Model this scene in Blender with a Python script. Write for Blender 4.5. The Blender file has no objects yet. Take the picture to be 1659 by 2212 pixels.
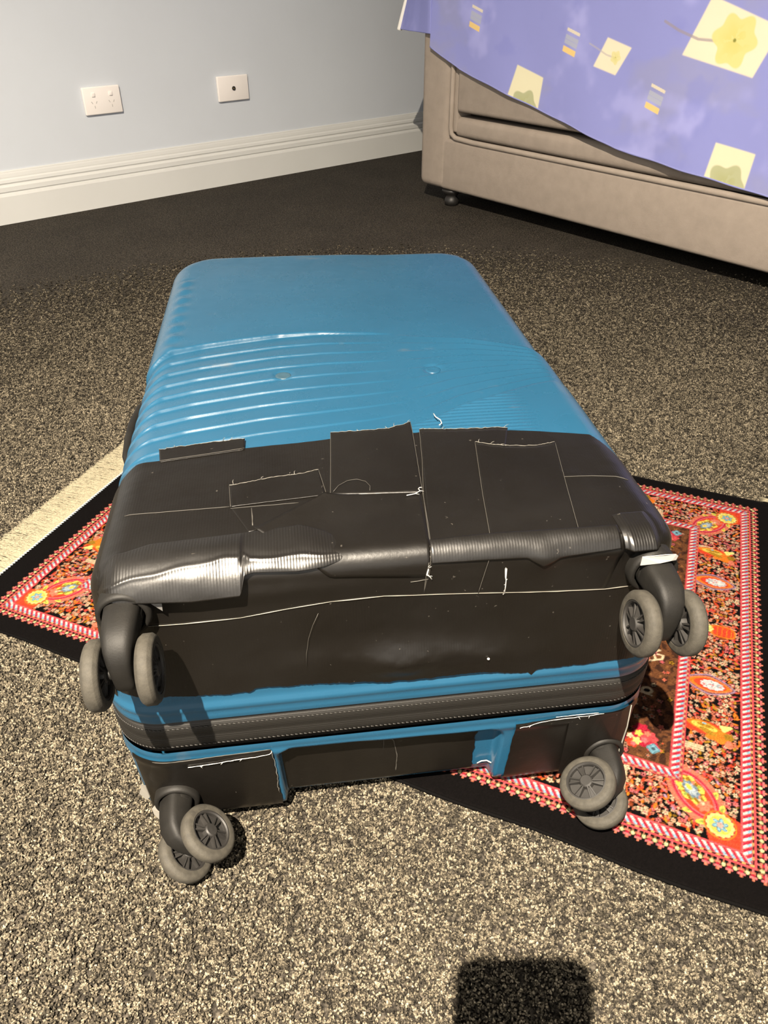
import bpy, bmesh, math, random
import numpy as np
from mathutils import Vector, Matrix

S = bpy.context.scene
COL = S.collection

# ---------------------------------------------------------------- camera
CAM_H = 0.625
cam_d = bpy.data.cameras.new('camera')
cam = bpy.data.objects.new('camera', cam_d)
COL.objects.link(cam)
cam_d.sensor_fit = 'VERTICAL'
cam_d.sensor_height = 36.0
cam_d.lens = 36.0 * 1660.0 / 2212.0
cam_d.clip_start = 0.01
cam.location = (0, 0, CAM_H)
cam.rotation_euler = (math.radians(90 - 35.681), 0, 0)
S.camera = cam

# ---------------------------------------------------------------- light, exposure
S.view_settings.view_transform = 'Standard'
S.view_settings.look = 'None'
S.view_settings.gamma = 1.0
S.view_settings.use_curve_mapping = False
S.view_settings.exposure = 0.0
w = bpy.data.worlds.new('world')
S.world = w
w.use_nodes = True
w.node_tree.nodes['Background'].inputs[0].default_value = (0.5, 0.5, 0.5, 1)
w.node_tree.nodes['Background'].inputs[1].default_value = 0.05
LAMP_POS = (-0.377, -0.71, 2.385)
LAMP_WATT = 1400.0       # wide spill of the downlight
BEAM_WATT = 1250.0       # its bright central beam
LAMP_COL = (1.0, 0.87, 0.70)

# ---------------------------------------------------------------- helpers
def link(o, parent=None):
    COL.objects.link(o)
    if parent is not None:
        o.parent = parent
    return o

def tag(o, label=None, cat=None, group=None, kind=None):
    if label: o['label'] = label
    if cat: o['category'] = cat
    if group: o['group'] = group
    if kind: o['kind'] = kind
    return o

def empty(name, loc=(0, 0, 0), rz=0.0):
    o = bpy.data.objects.new(name, None)
    o.empty_display_size = 0.05
    o.location = loc
    o.rotation_euler = (0, 0, rz)
    COL.objects.link(o)
    return o

def mobj(name, V, F, mat, parent=None, smooth=True, sharp=None):
    me = bpy.data.meshes.new(name)
    me.from_pydata([tuple(map(float, p)) for p in V], [], F)
    if smooth:
        me.polygons.foreach_set('use_smooth', np.ones(len(me.polygons), bool))
    if sharp:
        me.set_sharp_from_angle(angle=math.radians(sharp))
    me.update()
    if mat: me.materials.append(mat)
    o = bpy.data.objects.new(name, me)
    return link(o, parent)

def quads_mesh(name, P, Q, mat, parent=None, smooth=True, col=None):
    """numpy verts (n,3), quads (m,4)"""
    me = bpy.data.meshes.new(name)
    n, m = len(P), len(Q)
    me.vertices.add(n)
    me.vertices.foreach_set('co', np.ascontiguousarray(P, dtype=np.float32).ravel())
    me.loops.add(m * 4)
    me.loops.foreach_set('vertex_index', np.ascontiguousarray(Q, dtype=np.int32).ravel())
    me.polygons.add(m)
    me.polygons.foreach_set('loop_start', np.arange(0, m * 4, 4, dtype=np.int32))
    me.update(calc_edges=True)
    me.validate()
    if smooth:
        me.polygons.foreach_set('use_smooth', np.ones(len(me.polygons), bool))
    if col is not None:
        a = me.color_attributes.new('pattern', 'FLOAT_COLOR', 'POINT')
        c = np.ones((n, 4), np.float32); c[:, :3] = col
        a.data.foreach_set('color', c.ravel())
    if mat: me.materials.append(mat)
    return link(bpy.data.objects.new(name, me), parent)

def grid_quads(ny, nx, flip=False):
    i = np.arange(ny * nx).reshape(ny, nx)
    q = np.stack([i[:-1, :-1], i[:-1, 1:], i[1:, 1:], i[1:, :-1]], -1).reshape(-1, 4)
    return q[:, ::-1] if flip else q

def grid_obj(name, P, mat, parent=None, flip=False, col=None, smooth=True):
    ny, nx = P.shape[:2]
    return quads_mesh(name, P.reshape(-1, 3), grid_quads(ny, nx, flip), mat, parent, smooth,
                      None if col is None else col.reshape(-1, 3))

def bm_obj(name, bm, mat, parent=None, smooth=True, sharp=35):
    me = bpy.data.meshes.new(name)
    bmesh.ops.recalc_face_normals(bm, faces=bm.faces)
    bm.to_mesh(me); bm.free()
    if smooth:
        me.polygons.foreach_set('use_smooth', np.ones(len(me.polygons), bool))
        me.set_sharp_from_angle(angle=math.radians(sharp))
    if mat: me.materials.append(mat)
    return link(bpy.data.objects.new(name, me), parent)

def bm_box(bm, lo, hi, bevel=0.0, seg=2):
    r = bmesh.ops.create_cube(bm, size=1.0)
    vs = r['verts']
    for v in vs:
        v.co = Vector([lo[k] + (v.co[k] + 0.5) * (hi[k] - lo[k]) for k in range(3)])
    if bevel > 0:
        es = list({e for v in vs for e in v.link_edges})
        bmesh.ops.bevel(bm, geom=es, offset=bevel, segments=seg, profile=0.5, affect='EDGES')

def box_obj(name, lo, hi, mat, parent=None, bevel=0.003, seg=2):
    bm = bmesh.new(); bm_box(bm, lo, hi, bevel, seg)
    return bm_obj(name, bm, mat, parent)

def lathe(profile, n=40, axis='z'):
    """profile [(r,h)] closed loop or open -> V,F around axis"""
    V, F = [], []
    m = len(profile)
    for i in range(n):
        a = 2 * math.pi * i / n
        for r, h in profile:
            c, s = r * math.cos(a), r * math.sin(a)
            V.append((c, s, h) if axis == 'z' else ((h, c, s) if axis == 'x' else (c, h, s)))
    for i in range(n):
        j = (i + 1) % n
        for k in range(m - 1):
            F.append((i * m + k, j * m + k, j * m + k + 1, i * m + k + 1))
    return V, F

def tube(pts, rad, n=8, caps=True):
    """tube along polyline; rad scalar or list"""
    pts = [Vector(p) for p in pts]
    V, F = [], []
    m = len(pts)
    up = Vector((0, 0, 1))
    prev = None
    for i, p in enumerate(pts):
        t = (pts[min(i + 1, m - 1)] - pts[max(i - 1, 0)]).normalized()
        a = prev if prev is not None else (up if abs(t.dot(up)) < 0.9 else Vector((1, 0, 0)))
        b = t.cross(a).normalized(); a = b.cross(t).normalized(); prev = a
        r = rad[i] if isinstance(rad, (list, tuple)) else rad
        for k in range(n):
            th = 2 * math.pi * k / n
            V.append(p + a * (r * math.cos(th)) + b * (r * math.sin(th)))
    for i in range(m - 1):
        for k in range(n):
            k2 = (k + 1) % n
            F.append((i * n + k, i * n + k2, (i + 1) * n + k2, (i + 1) * n + k))
    if caps:
        F.append(tuple(range(n))[::-1]); F.append(tuple((m - 1) * n + k for k in range(n)))
    return V, F

def join(*parts):
    V, F = [], []
    for v, f in parts:
        o = len(V); V += list(v); F += [tuple(i + o for i in q) for q in f]
    return V, F

def hashn(*a):
    s = sum(np.asarray(x, float) * k for x, k in zip(a, (12.9898, 78.233, 37.719)))
    r = np.sin(s) * 43758.5453
    return r - np.floor(r)

def vnoise(x, y, seed=0.0):
    x = np.asarray(x, float); y = np.asarray(y, float)
    xi, yi = np.floor(x), np.floor(y); fx, fy = x - xi, y - yi
    fx = fx * fx * (3 - 2 * fx); fy = fy * fy * (3 - 2 * fy)
    g = lambda a, b: hashn(a, b, seed)
    return (g(xi, yi) * (1 - fx) + g(xi + 1, yi) * fx) * (1 - fy) + (g(xi, yi + 1) * (1 - fx) + g(xi + 1, yi + 1) * fx) * fy

def fbm(x, y, seed=0.0, o=4):
    s, a = 0.0, 0.5
    for k in range(o):
        s = s + a * vnoise(x * 2 ** k, y * 2 ** k, seed + 7.3 * k); a *= 0.5
    return s

def sstep(a, b, x):
    t = np.clip((np.asarray(x, float) - a) / (b - a), 0, 1)
    return t * t * (3 - 2 * t)

# ---------------------------------------------------------------- materials
class NT:
    def __init__(s, name):
        s.m = bpy.data.materials.new(name); s.m.use_nodes = True
        s.t = s.m.node_tree; s.b = s.t.nodes['Principled BSDF']
    def n(s, typ, **kw):
        nd = s.t.nodes.new(typ)
        for k, v in kw.items():
            if k in nd.inputs: nd.inputs[k].default_value = v
            else: setattr(nd, k, v)
        return nd
    def l(s, a, b): s.t.links.new(a, b)
    def set(s, **kw):
        for k, v in kw.items(): s.b.inputs[k.replace('_', ' ')].default_value = v
    def coord(s, kind='Object', scale=(1, 1, 1)):
        tc = s.n('ShaderNodeTexCoord'); mp = s.n('ShaderNodeMapping')
        mp.inputs['Scale'].default_value = scale
        s.l(tc.outputs[kind], mp.inputs[0]); return mp.outputs[0]
    def noise(s, co, scale, detail=4, rough=0.55):
        nd = s.n('ShaderNodeTexNoise'); nd.inputs['Scale'].default_value = scale
        nd.inputs['Detail'].default_value = detail; nd.inputs['Roughness'].default_value = rough
        s.l(co, nd.inputs['Vector']); return nd.outputs[0]
    def ramp(s, fac, stops, interp='LINEAR'):
        r = s.n('ShaderNodeValToRGB'); cr = r.color_ramp; cr.interpolation = interp
        while len(cr.elements) < len(stops): cr.elements.new(0.5)
        for e, (p, c) in zip(cr.elements, stops):
            e.position = p; e.color = (c, c, c, 1) if np.isscalar(c) else (*c, 1)
        s.l(fac, r.inputs[0]); return r.outputs[0]
    def mix(s, fac, a, b, mode='MIX'):
        m = s.n('ShaderNodeMix', data_type='RGBA', blend_type=mode)
        for sock, v in ((m.inputs[0], fac), (m.inputs[6], a), (m.inputs[7], b)):
            if isinstance(v, bpy.types.NodeSocket): s.l(v, sock)
            elif np.isscalar(v): sock.default_value = v
            else: sock.default_value = (*v, 1)
        return m.outputs[2]
    def bump(s, h, strength=0.3, dist=0.001, prev=None):
        b = s.n('ShaderNodeBump'); b.inputs['Strength'].default_value = strength
        b.inputs['Distance'].default_value = dist
        s.l(h, b.inputs['Height'])
        if prev is not None: s.l(prev, b.inputs['Normal'])
        return b.outputs[0]
    def color(s, x):
        if isinstance(x, bpy.types.NodeSocket): s.l(x, s.b.inputs['Base Color'])
        else: s.b.inputs['Base Color'].default_value = (*x, 1)
    def normal(s, x): s.l(x, s.b.inputs['Normal'])

def simple(name, col, rough=0.5, spec=0.5, var=0.0, vscale=40, bump=0.0, bscale=300, bdist=0.0005):
    t = NT(name); t.set(Roughness=rough); t.b.inputs['Specular IOR Level'].default_value = spec
    co = t.coord()
    if var > 0:
        f = t.noise(co, vscale)
        t.color(t.mix(t.ramp(f, [(0.3, 0.0), (0.7, 1.0)]), tuple(c * (1 - var) for c in col), tuple(min(1, c * (1 + var)) for c in col)))
    else: t.color(col)
    if bump > 0: t.normal(t.bump(t.noise(co, bscale, 3), bump, bdist))
    return t.m

def blue_plastic():
    t = NT('blue_shell_plastic'); co = t.coord()
    base = (0.0085, 0.047, 0.089)
    f = t.noise(co, 9, 4)
    c = t.mix(t.ramp(f, [(0.35, 0.0), (0.7, 1.0)]), base, tuple(x * 1.12 for x in base))
    # tan rub marks, stretched across the width
    co2 = t.coord(scale=(14, 42, 20)); g = t.noise(co2, 1.0, 5, 0.62)
    c = t.mix(t.ramp(g, [(0.66, 0.0), (0.82, 0.40)]), c, (0.11, 0.098, 0.08))
    t.color(c); t.set(Roughness=0.34)
    t.l(t.ramp(t.noise(co, 26, 5), [(0.3, 0.22), (0.75, 0.36)]), t.b.inputs['Roughness'])
    t.normal(t.bump(t.noise(co, 900, 2), 0.10, 0.0003))
    return t.m

def tape_mat(name='black_duct_tape', ribs=0.0, rough=0.36, col=(0.0036, 0.0030, 0.0024)):
    t = NT(name); co = t.coord(); t.color(t.mix(t.ramp(t.noise(co, 230, 2, 0.5), [(0.735, 0.0), (0.77, 1.0)]), col, (0.030, 0.027, 0.023))); t.b.inputs['Specular IOR Level'].default_value = 0.34
    t.l(t.ramp(t.noise(co, 14, 4), [(0.3, rough - 0.06), (0.7, rough + 0.08)]), t.b.inputs['Roughness'])
    b = t.bump(t.noise(co, 420, 3), 0.18, 0.0004)
    b = t.bump(t.noise(co, 24, 3), 0.35, 0.002, b)
    if ribs > 0:
        w_ = t.n('ShaderNodeTexWave', wave_type='BANDS', bands_direction='X')
        w_.inputs['Scale'].default_value = 150; w_.inputs['Distortion'].default_value = 0.5
        w_.inputs['Detail'].default_value = 1; t.l(co, w_.inputs['Vector'])
        b = t.bump(w_.outputs[1], ribs, 0.0005, b)
    t.normal(b); return t.m

M = {}
M['blue'] = blue_plastic()
M['tape'] = tape_mat()
M['tape_ribbed'] = tape_mat('creased_duct_tape', ribs=0.20, rough=0.38)
M['tape_soft'] = tape_mat('ribbed_duct_tape', ribs=0.07, rough=0.34)
M['tape_soft'].node_tree.nodes['Principled BSDF'].inputs['Specular IOR Level'].default_value = 0.55
M['tape_ribbed'].node_tree.nodes['Principled BSDF'].inputs['Specular IOR Level'].default_value = 0.55
M['torn_thread'] = simple('torn_tape_thread', (0.13, 0.122, 0.105), 0.7)
M['torn'] = simple('torn_tape_lining', (0.34, 0.33, 0.31), 0.7)
M['black_plastic'] = simple('black_plastic', (0.0055, 0.005, 0.0042), 0.6, 0.22, 0.35, 60, 0.2, 700)
M['hub'] = simple('wheel_hub_plastic', (0.009, 0.008, 0.007), 0.6, 0.5, 0.2, 90, 0.1, 600)
M['tyre'] = simple('grey_wheel_rubber', (0.030, 0.027, 0.021), 0.75, 0.3, 0.28, 160, 0.35, 900)
M['rivet'] = simple('grey_rivet', (0.018, 0.045, 0.065), 0.5)
M['wall'] = simple('grey_wall_paint', (0.53, 0.565, 0.615), 0.7, 0.3, 0.02, 4, 0.08, 500)
M['white_trim'] = simple('white_trim_paint', (0.57, 0.575, 0.56), 0.42, 0.5, 0.02, 6)
M['ceiling'] = simple('white_ceiling_paint', (0.62, 0.62, 0.62), 0.8)
M['wall_dark'] = simple('unseen_wall_paint', (0.40, 0.43, 0.48), 0.8)  # unseen walls, tone set for the bounce light they give
M['white_plastic'] = simple('white_switch_plastic', (0.78, 0.74, 0.71), 0.35)
M['dark_hole'] = simple('dark_socket_opening', (0.02, 0.018, 0.015), 0.6)
M['brass'] = simple('brass_pin', (0.35, 0.26, 0.10), 0.35)
M['beige'] = simple('beige_upholstery', (0.26, 0.22, 0.185), 0.85, 0.2, 0.07, 30, 0.5, 420, 0.0008)
M['black_foot'] = simple('black_foot_plastic', (0.012, 0.011, 0.010), 0.5)
M['mattress'] = simple('mattress_ticking', (0.6, 0.57, 0.5), 0.9)
M['fringe'] = simple('cream_fringe_yarn', (0.185, 0.165, 0.115), 0.9, 0.1, 0.3, 500)
M['phone'] = simple('phone_case', (0.02, 0.02, 0.022), 0.4)
M['lamp_ring'] = simple('white_lamp_ring', (0.8, 0.8, 0.8), 0.4)

def zipper_mat():
    t = NT('zip_band_fabric'); co = t.coord(scale=(1, 1, 1)); t.color((0.0055, 0.0049, 0.004)); t.set(Roughness=0.6); t.b.inputs['Specular IOR Level'].default_value = 0.33
    w_ = t.n('ShaderNodeTexWave', wave_type='BANDS', bands_direction='Z'); w_.inputs['Scale'].default_value = 190
    t.l(co, w_.inputs['Vector'])
    b = t.bump(w_.outputs[1], 0.3, 0.0004); t.normal(t.bump(t.noise(co, 700, 2), 0.3, 0.0004, b)); return t.m
M['zip'] = zipper_mat()

def attr_mat(name, rough, bscale, bstr, bdist, tint=None):
    t = NT(name); a = t.n('ShaderNodeAttribute'); a.attribute_name = 'pattern'
    co = t.coord(); c = a.outputs['Color']
    if tint: c = tint(t, co, c)
    t.color(c); t.set(Roughness=rough); t.b.inputs['Specular IOR Level'].default_value = 0.04
    t.normal(t.bump(t.noise(co, bscale, 2), bstr, bdist)); return t.m
M['rug'] = attr_mat('woven_rug', 0.9, 900, 0.5, 0.0006)
M['rug_edge'] = simple('black_rug_edge', (0.002, 0.0018, 0.0018), 0.9, 0.03)
M['quilt'] = attr_mat('printed_cotton', 0.85, 600, 0.12, 0.0005)
M['quilt_lining'] = simple('white_quilt_lining', (0.75, 0.73, 0.68), 0.85)

def carpet_mat(name, tufts):
    t = NT(name)
    geo = t.n('ShaderNodeNewGeometry')
    big = t.ramp(t.noise(geo.outputs['Position'], 5.5, 3, 0.6), [(0.3, 0.86), (0.7, 1.14)])
    if tufts:
        oi = t.n('ShaderNodeObjectInfo')
        mth = t.n('ShaderNodeMath', operation='MULTIPLY_ADD'); mth.inputs[1].default_value = 1.5; mth.inputs[2].default_value = -0.25
        t.l(t.noise(geo.outputs['Position'], 330, 2, 0.5), mth.inputs[0])
        av = t.n('ShaderNodeMix'); av.inputs[0].default_value = .62; t.l(oi.outputs['Random'], av.inputs[2]); t.l(mth.outputs[0], av.inputs[3])
        c = t.ramp(av.outputs[0], [(0.26, (0.012, 0.0100, 0.0073)), (0.46, (0.043, 0.0368, 0.0262)),
                                          (0.62, (0.108, 0.091, 0.064)), (0.84, (0.238, 0.206, 0.148))])
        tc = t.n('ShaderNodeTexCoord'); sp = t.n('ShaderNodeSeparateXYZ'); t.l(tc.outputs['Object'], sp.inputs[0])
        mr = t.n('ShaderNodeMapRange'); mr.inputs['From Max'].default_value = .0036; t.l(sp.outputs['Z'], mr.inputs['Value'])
        c = t.mix(1.0, c, t.ramp(mr.outputs[0], [(0.35, 0.28), (0.9, 1.25)]), 'MULTIPLY')   # shade deep between strands painted in: yarn darkens from tip to base
    else:
        f = t.noise(geo.outputs['Position'], 300, 3, 0.55)
        c = t.ramp(f, [(0.36, (0.008, 0.0066, 0.0050)), (0.50, (0.022, 0.0187, 0.0145)), (0.64, (0.062, 0.053, 0.041))])
        t.normal(t.bump(f, 0.35, 0.0015))
    t.color(t.mix(1.0, c, big, 'MULTIPLY')); t.set(Roughness=0.9); t.b.inputs['Specular IOR Level'].default_value = 0.15
    return t.m
M['carpet'] = carpet_mat('carpet_backing', False)
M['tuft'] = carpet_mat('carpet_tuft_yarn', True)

# ================================================================ THE ROOM
WA = math.radians(40.72)
WD = Vector((math.cos(WA), math.sin(WA), 0))      # along the back wall, to the right
WN = Vector((-math.sin(WA), math.cos(WA), 0))     # away from the camera
WALL = 2.496
def room(d, n, z): return WD * d + WN * n + Vector((0, 0, z))
D0, D1, N0, N1, CEIL = -1.7, 3.45, -1.7, WALL, 2.4

def slab(name, a, b, mat, thick):
    """room-aligned box between corners a, b in (d, n, z)"""
    lo = [min(p, q) for p, q in zip(a, b)]; hi = [max(p, q) for p, q in zip(a, b)]
    V = [room(x, y, z) for x in (lo[0], hi[0]) for y in (lo[1], hi[1]) for z in (lo[2], hi[2])]
    F = [(0, 1, 3, 2), (4, 6, 7, 5), (0, 4, 5, 1), (2, 3, 7, 6), (0, 2, 6, 4), (1, 5, 7, 3)]
    return mobj(name, V, F, mat, None, smooth=False)

FLOOR_Z = -0.0040
floor = tag(slab('floor', (D0 - .1, N0 - .1, FLOOR_Z - 0.1), (D1 + .1, N1 + .1, FLOOR_Z), M['carpet'], 0), kind='structure')
tag(slab('ceiling', (D0 - .1, N0 - .1, CEIL), (D1 + .1, N1 + .1, CEIL + .1), M['ceiling'], 0), kind='structure')
tag(slab('wall_back', (D0 - .1, N1, FLOOR_Z), (D1 + .1, N1 + .1, CEIL), M['wall'], 0), kind='structure')
tag(slab('wall_front', (D0 - .1, N0 - .1, FLOOR_Z), (D1 + .1, N0, CEIL), M['wall_dark'], 0), kind='structure')
tag(slab('wall_left', (D0 - .1, N0, FLOOR_Z), (D0, N1, CEIL), M['wall_dark'], 0), kind='structure')
tag(slab('wall_right', (D1, N0, FLOOR_Z), (D1 + .1, N1, CEIL), M['wall_dark'], 0), kind='structure')
# moulded skirting board
prof = [(0, FLOOR_Z), (.019, FLOOR_Z), (.019, .070), (.0175, .074), (.0125, .0765), (.0125, .079), (.0155, .082), (.0150, .094),
        (.012, .097), (.0095, .099), (.0095, .1015), (.0118, .1045), (.0105, .112), (.0075, .116), (.0075, .119), (.0060, .127), (.0045, .131), (.0045, .1325), (.003, .135), (0, .135)]
V = [room(x, WALL - p, z) for x in (D0, D1) for p, z in prof]
n_ = len(prof)
F = [(i, i + n_, i + 1 + n_, i + 1) for i in range(n_ - 1)]
sk = mobj('baseboard_back', V, F, M['white_trim'], None, smooth=False)
tag(sk, kind='structure')

# ceiling downlight (out of frame, lights the room)
def downlight(pos, watt):
    t = empty('downlight', (pos[0], pos[1], CEIL))
    tag(t, 'round white recessed ceiling downlight above and behind the camera', 'lamp')
    ring = [(.036, 0), (.048, -.001), (.050, -.004), (.046, -.007), (.038, -.008), (.035, -.004), (.035, .0), (.036, 0)]
    V, F = lathe(ring, 40); mobj('lamp_ring', V, F, M['lamp_ring'], t)
    for nm, e, deg, bl in (('bulb', watt, 160, .85), ('bulb_beam', BEAM_WATT, 92, 1.0)):
        ld = bpy.data.lights.new(nm, 'SPOT')
        ld.energy = e; ld.color = LAMP_COL; ld.shadow_soft_size = 0.011
        ld.spot_size = math.radians(deg); ld.spot_blend = bl
        lo = bpy.data.objects.new(nm, ld); lo.location = (0, 0, -0.015); link(lo, t)
downlight(LAMP_POS, LAMP_WATT)

# ---------------------------------------------------------------- carpet pile
def tuft_mesh():
    """a few strand tips of cut yarn leaning different ways"""
    rnd = random.Random(4)
    parts = []
    for k in range(5):
        a = k * 1.257 + rnd.uniform(-.4, .4); q = rnd.uniform(.0006, .0018); ox, oy = q * math.cos(a), q * math.sin(a)
        b0 = rnd.uniform(0, 6.28); ln = rnd.uniform(.0010, .0022); lx, ly = ln * math.cos(b0), ln * math.sin(b0)
        h = rnd.uniform(.0028, .0041)
        V, F = [], []
        for f_, r in ((0, .0008), (.6, .00092), (.92, .00070)):
            for j in range(5):
                b = 2 * math.pi * j / 5 + f_ * 1.2 + k
                V.append((ox + lx * f_ ** 1.5 + r * math.cos(b), oy + ly * f_ ** 1.5 + r * math.sin(b), h * f_))
        V.append((ox + lx, oy + ly, h))
        for i in range(2):
            for j in range(5):
                j2 = (j + 1) % 5; F.append((i * 5 + j, i * 5 + j2, (i + 1) * 5 + j2, (i + 1) * 5 + j))
        for j in range(5): F.append((10 + j, 10 + (j + 1) % 5, 15))
        parts.append((V, F))
    V, F = join(*parts)
    me = bpy.data.meshes.new('tuft'); me.from_pydata(V, [], F)
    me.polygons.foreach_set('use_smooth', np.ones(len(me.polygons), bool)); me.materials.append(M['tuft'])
    return me

def carpet_pile():
    poly = [(-1.5, -.95), (1.6, -.95), (1.6, 2.2), (-1.5, 2.2)]
    me = bpy.data.meshes.new('carpet_pile')
    me.from_pydata([(x, y, FLOOR_Z) for x, y in poly], [], [tuple(range(len(poly)))])
    o = link(bpy.data.objects.new('carpet_pile', me), floor)
    o['kind'] = 'stuff'
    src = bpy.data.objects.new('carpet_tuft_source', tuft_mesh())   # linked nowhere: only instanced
    ng = bpy.data.node_groups.new('pile', 'GeometryNodeTree')
    ng.interface.new_socket('Geometry', in_out='INPUT', socket_type='NodeSocketGeometry')
    ng.interface.new_socket('Geometry', in_out='OUTPUT', socket_type='NodeSocketGeometry')
    N = ng.nodes; L = ng.links
    gi, go = N.new('NodeGroupInput'), N.new('NodeGroupOutput')
    sub = N.new('GeometryNodeSubdivideMesh'); sub.inputs['Level'].default_value = 7
    dp = N.new('GeometryNodeDistributePointsOnFaces'); dp.distribute_method = 'RANDOM'
    pos = N.new('GeometryNodeInputPosition'); sx = N.new('ShaderNodeVectorMath'); sx.operation = 'DISTANCE'; sx.inputs[1].default_value = (.05, .60, FLOOR_Z); mr = N.new('ShaderNodeMapRange')
    mr.inputs['From Min'].default_value = 0.55; mr.inputs['From Max'].default_value = 1.52
    mr.inputs['To Min'].default_value = TUFT_DENSITY; mr.inputs['To Max'].default_value = 0
    L.new(pos.outputs[0], sx.inputs[0]); L.new(sx.outputs['Value'], mr.inputs['Value']); L.new(mr.outputs[0], dp.inputs['Density'])
    ip = N.new('GeometryNodeInstanceOnPoints')
    oi = N.new('GeometryNodeObjectInfo'); oi.inputs['Object'].default_value = src; oi.inputs['As Instance'].default_value = True
    rr = N.new('FunctionNodeRandomValue'); rr.data_type = 'FLOAT_VECTOR'
    rr.inputs[0].default_value = (-.5, -.5, 0); rr.inputs[1].default_value = (.5, .5, 6.283)
    rs = N.new('FunctionNodeRandomValue'); rs.data_type = 'FLOAT'
    rs.inputs[2].default_value = .68; rs.inputs[3].default_value = 1.06
    L.new(gi.outputs[0], sub.inputs[0]); L.new(sub.outputs[0], dp.inputs[0]); L.new(dp.outputs['Points'], ip.inputs['Points'])
    L.new(oi.outputs['Geometry'], ip.inputs['Instance'])
    L.new(rr.outputs[0], ip.inputs['Rotation']); L.new(rs.outputs[1], ip.inputs['Scale'])
    L.new(ip.outputs[0], go.inputs[0])
    md = o.modifiers.new('pile', 'NODES'); md.node_group = ng
TUFT_DENSITY = 150000
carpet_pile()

# ---------------------------------------------------------------- wall plates
def wall_thing(name, d, z, label, cat):
    t = empty(name, room(d, WALL, z), WA)
    tag(t, label, cat); return t
# local: x right along wall, y into the wall, z up
def plate(parent, w_=.116, h_=.073, dep=.0095):
    return box_obj('cover_plate', (-w_ / 2, -dep, -h_ / 2), (w_ / 2, 0, h_ / 2), M['white_plastic'], parent, .003, 3)
gpo = wall_thing('power_outlet', .6634 + .603 * CAM_H, .46 * CAM_H, 'white double power outlet with two switches, on the wall left of the aerial plate', 'outlet')
plate(gpo)
for sx in (-.027, .027):
    s_ = box_obj('switch', (sx - .005, -.0125, .011), (sx + .005, -.0085, .022), M['white_plastic'], gpo, .0012, 2)
    s_.rotation_euler = (0, 0, 0)
    sl = []
    for dx, dz, tilt in ((-.007, -.004, .5), (.007, -.004, -.5), (0, -.016, 0)):
        c, s = math.cos(tilt), math.sin(tilt)
        pts = [(-.001, -.0035), (.001, -.0035), (.001, .0035), (-.001, .0035)]
        Vq = [(sx + dx + px * c - pz * s, y, dz + px * s + pz * c) for y in (-.0097, -.0090) for px, pz in pts]
        sl.append((Vq, [(0, 1, 2, 3), (4, 7, 6, 5), (0, 4, 5, 1), (1, 5, 6, 2), (2, 6, 7, 3), (3, 7, 4, 0)]))
    V, F = join(*sl)
    mobj('socket_slots', V, F, simple('socket_slot_grey', (.42, .40, .38), .6), gpo, smooth=False)
tv = wall_thing('aerial_socket', .6634 + 1.322 * CAM_H, .4545 * CAM_H, 'white aerial wall plate with one round dark socket, between power outlet and bed', 'outlet')
plate(tv)
V, F = lathe([(.0035, -.0096), (.0062, -.0098), (.0062, -.0122), (.0048, -.0126), (.0035, -.0122), (.0035, -.0096)], 24, 'y')
mobj('socket_collar', V, F, M['dark_hole'], tv)
V, F = lathe([(0, -.0099), (.0040, -.0099)], 20, 'y'); mobj('socket_opening', V, F, M['dark_hole'], tv)
V, F = lathe([(0, -.0118), (.0011, -.0118), (.0014, -.0112), (.0014, -.0097)], 12, 'y'); mobj('socket_pin', V, F, M['brass'], tv)

# ================================================================ THE BED
# bed frame: s runs along the long side away from the wall, q goes into the bed (to the right), z up
BP = Vector((0.1903, 2.5215, 0.008))
bed_rz = math.radians(40.72 - 90)
bed = empty('bed', BP, bed_rz)      # local x = s, local y = into the bed
tag(bed, 'beige upholstered bed base with a recessed lower drawer roll, in the back right corner', 'bed')
BL, BW = 2.05, 1.05
box_obj('end_post', (-.123, 0, .036), (.000, BW, .60), M['beige'], bed, .022, 4)
box_obj('lower_rail', (-.03, .0015, .037), (BL, .06, .183), M['beige'], bed, .012, 3)
V, F = tube([(.008, .004, .60), (.008, .004, .215), (.012, .004, .197), (.03, .004, .187), (.10, .004, .184), (BL, .004, .184)], .0075, 8)
mobj('piping', V, F, M['beige'], bed)
box_obj('drawer_roll', (.012, .010, .188), (BL, .09, .244), M['beige'], bed, .018, 4)
box_obj('drawer_front', (.030, -.002, .257), (BL, .08, .60), M['beige'], bed, .012, 3)
box_obj('base_frame', (-.02, .07, .045), (BL, BW, .56), M['black_foot'], bed, .004)
box_obj('end_trim', (.000, .008, .20), (.030, .07, .60), M['beige'], bed, .008, 3)
ft = bmesh.new()
V, F = lathe([(0, .036), (.030, .036), (.032, .030), (.022, .022), (.016, .014), (.021, .008), (.023, .0), (.020, FLOOR_Z - .008), (0, FLOOR_Z - .008)], 24)
for fx, fy in ((-.004, .034), (-.045, BW - .06), (BL - .1, .05), (BL - .1, BW - .06)):
    mobj('foot', [(x + fx, y + fy, z) for x, y, z in V], F, M['black_foot'], bed)
box_obj('mattress', (-.10, .02, .56), (BL, BW, .66), M['mattress'], bed, .03, 3)

# quilt: local frame as the bed
def quilt_hem(s):
    return np.interp(s, [-.11, -.071, .05, .284, .6, .826, 1.013, 1.5, 2.0], [.43, .415, .368, .312, .240, .216, .198, .165, .15])

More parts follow.
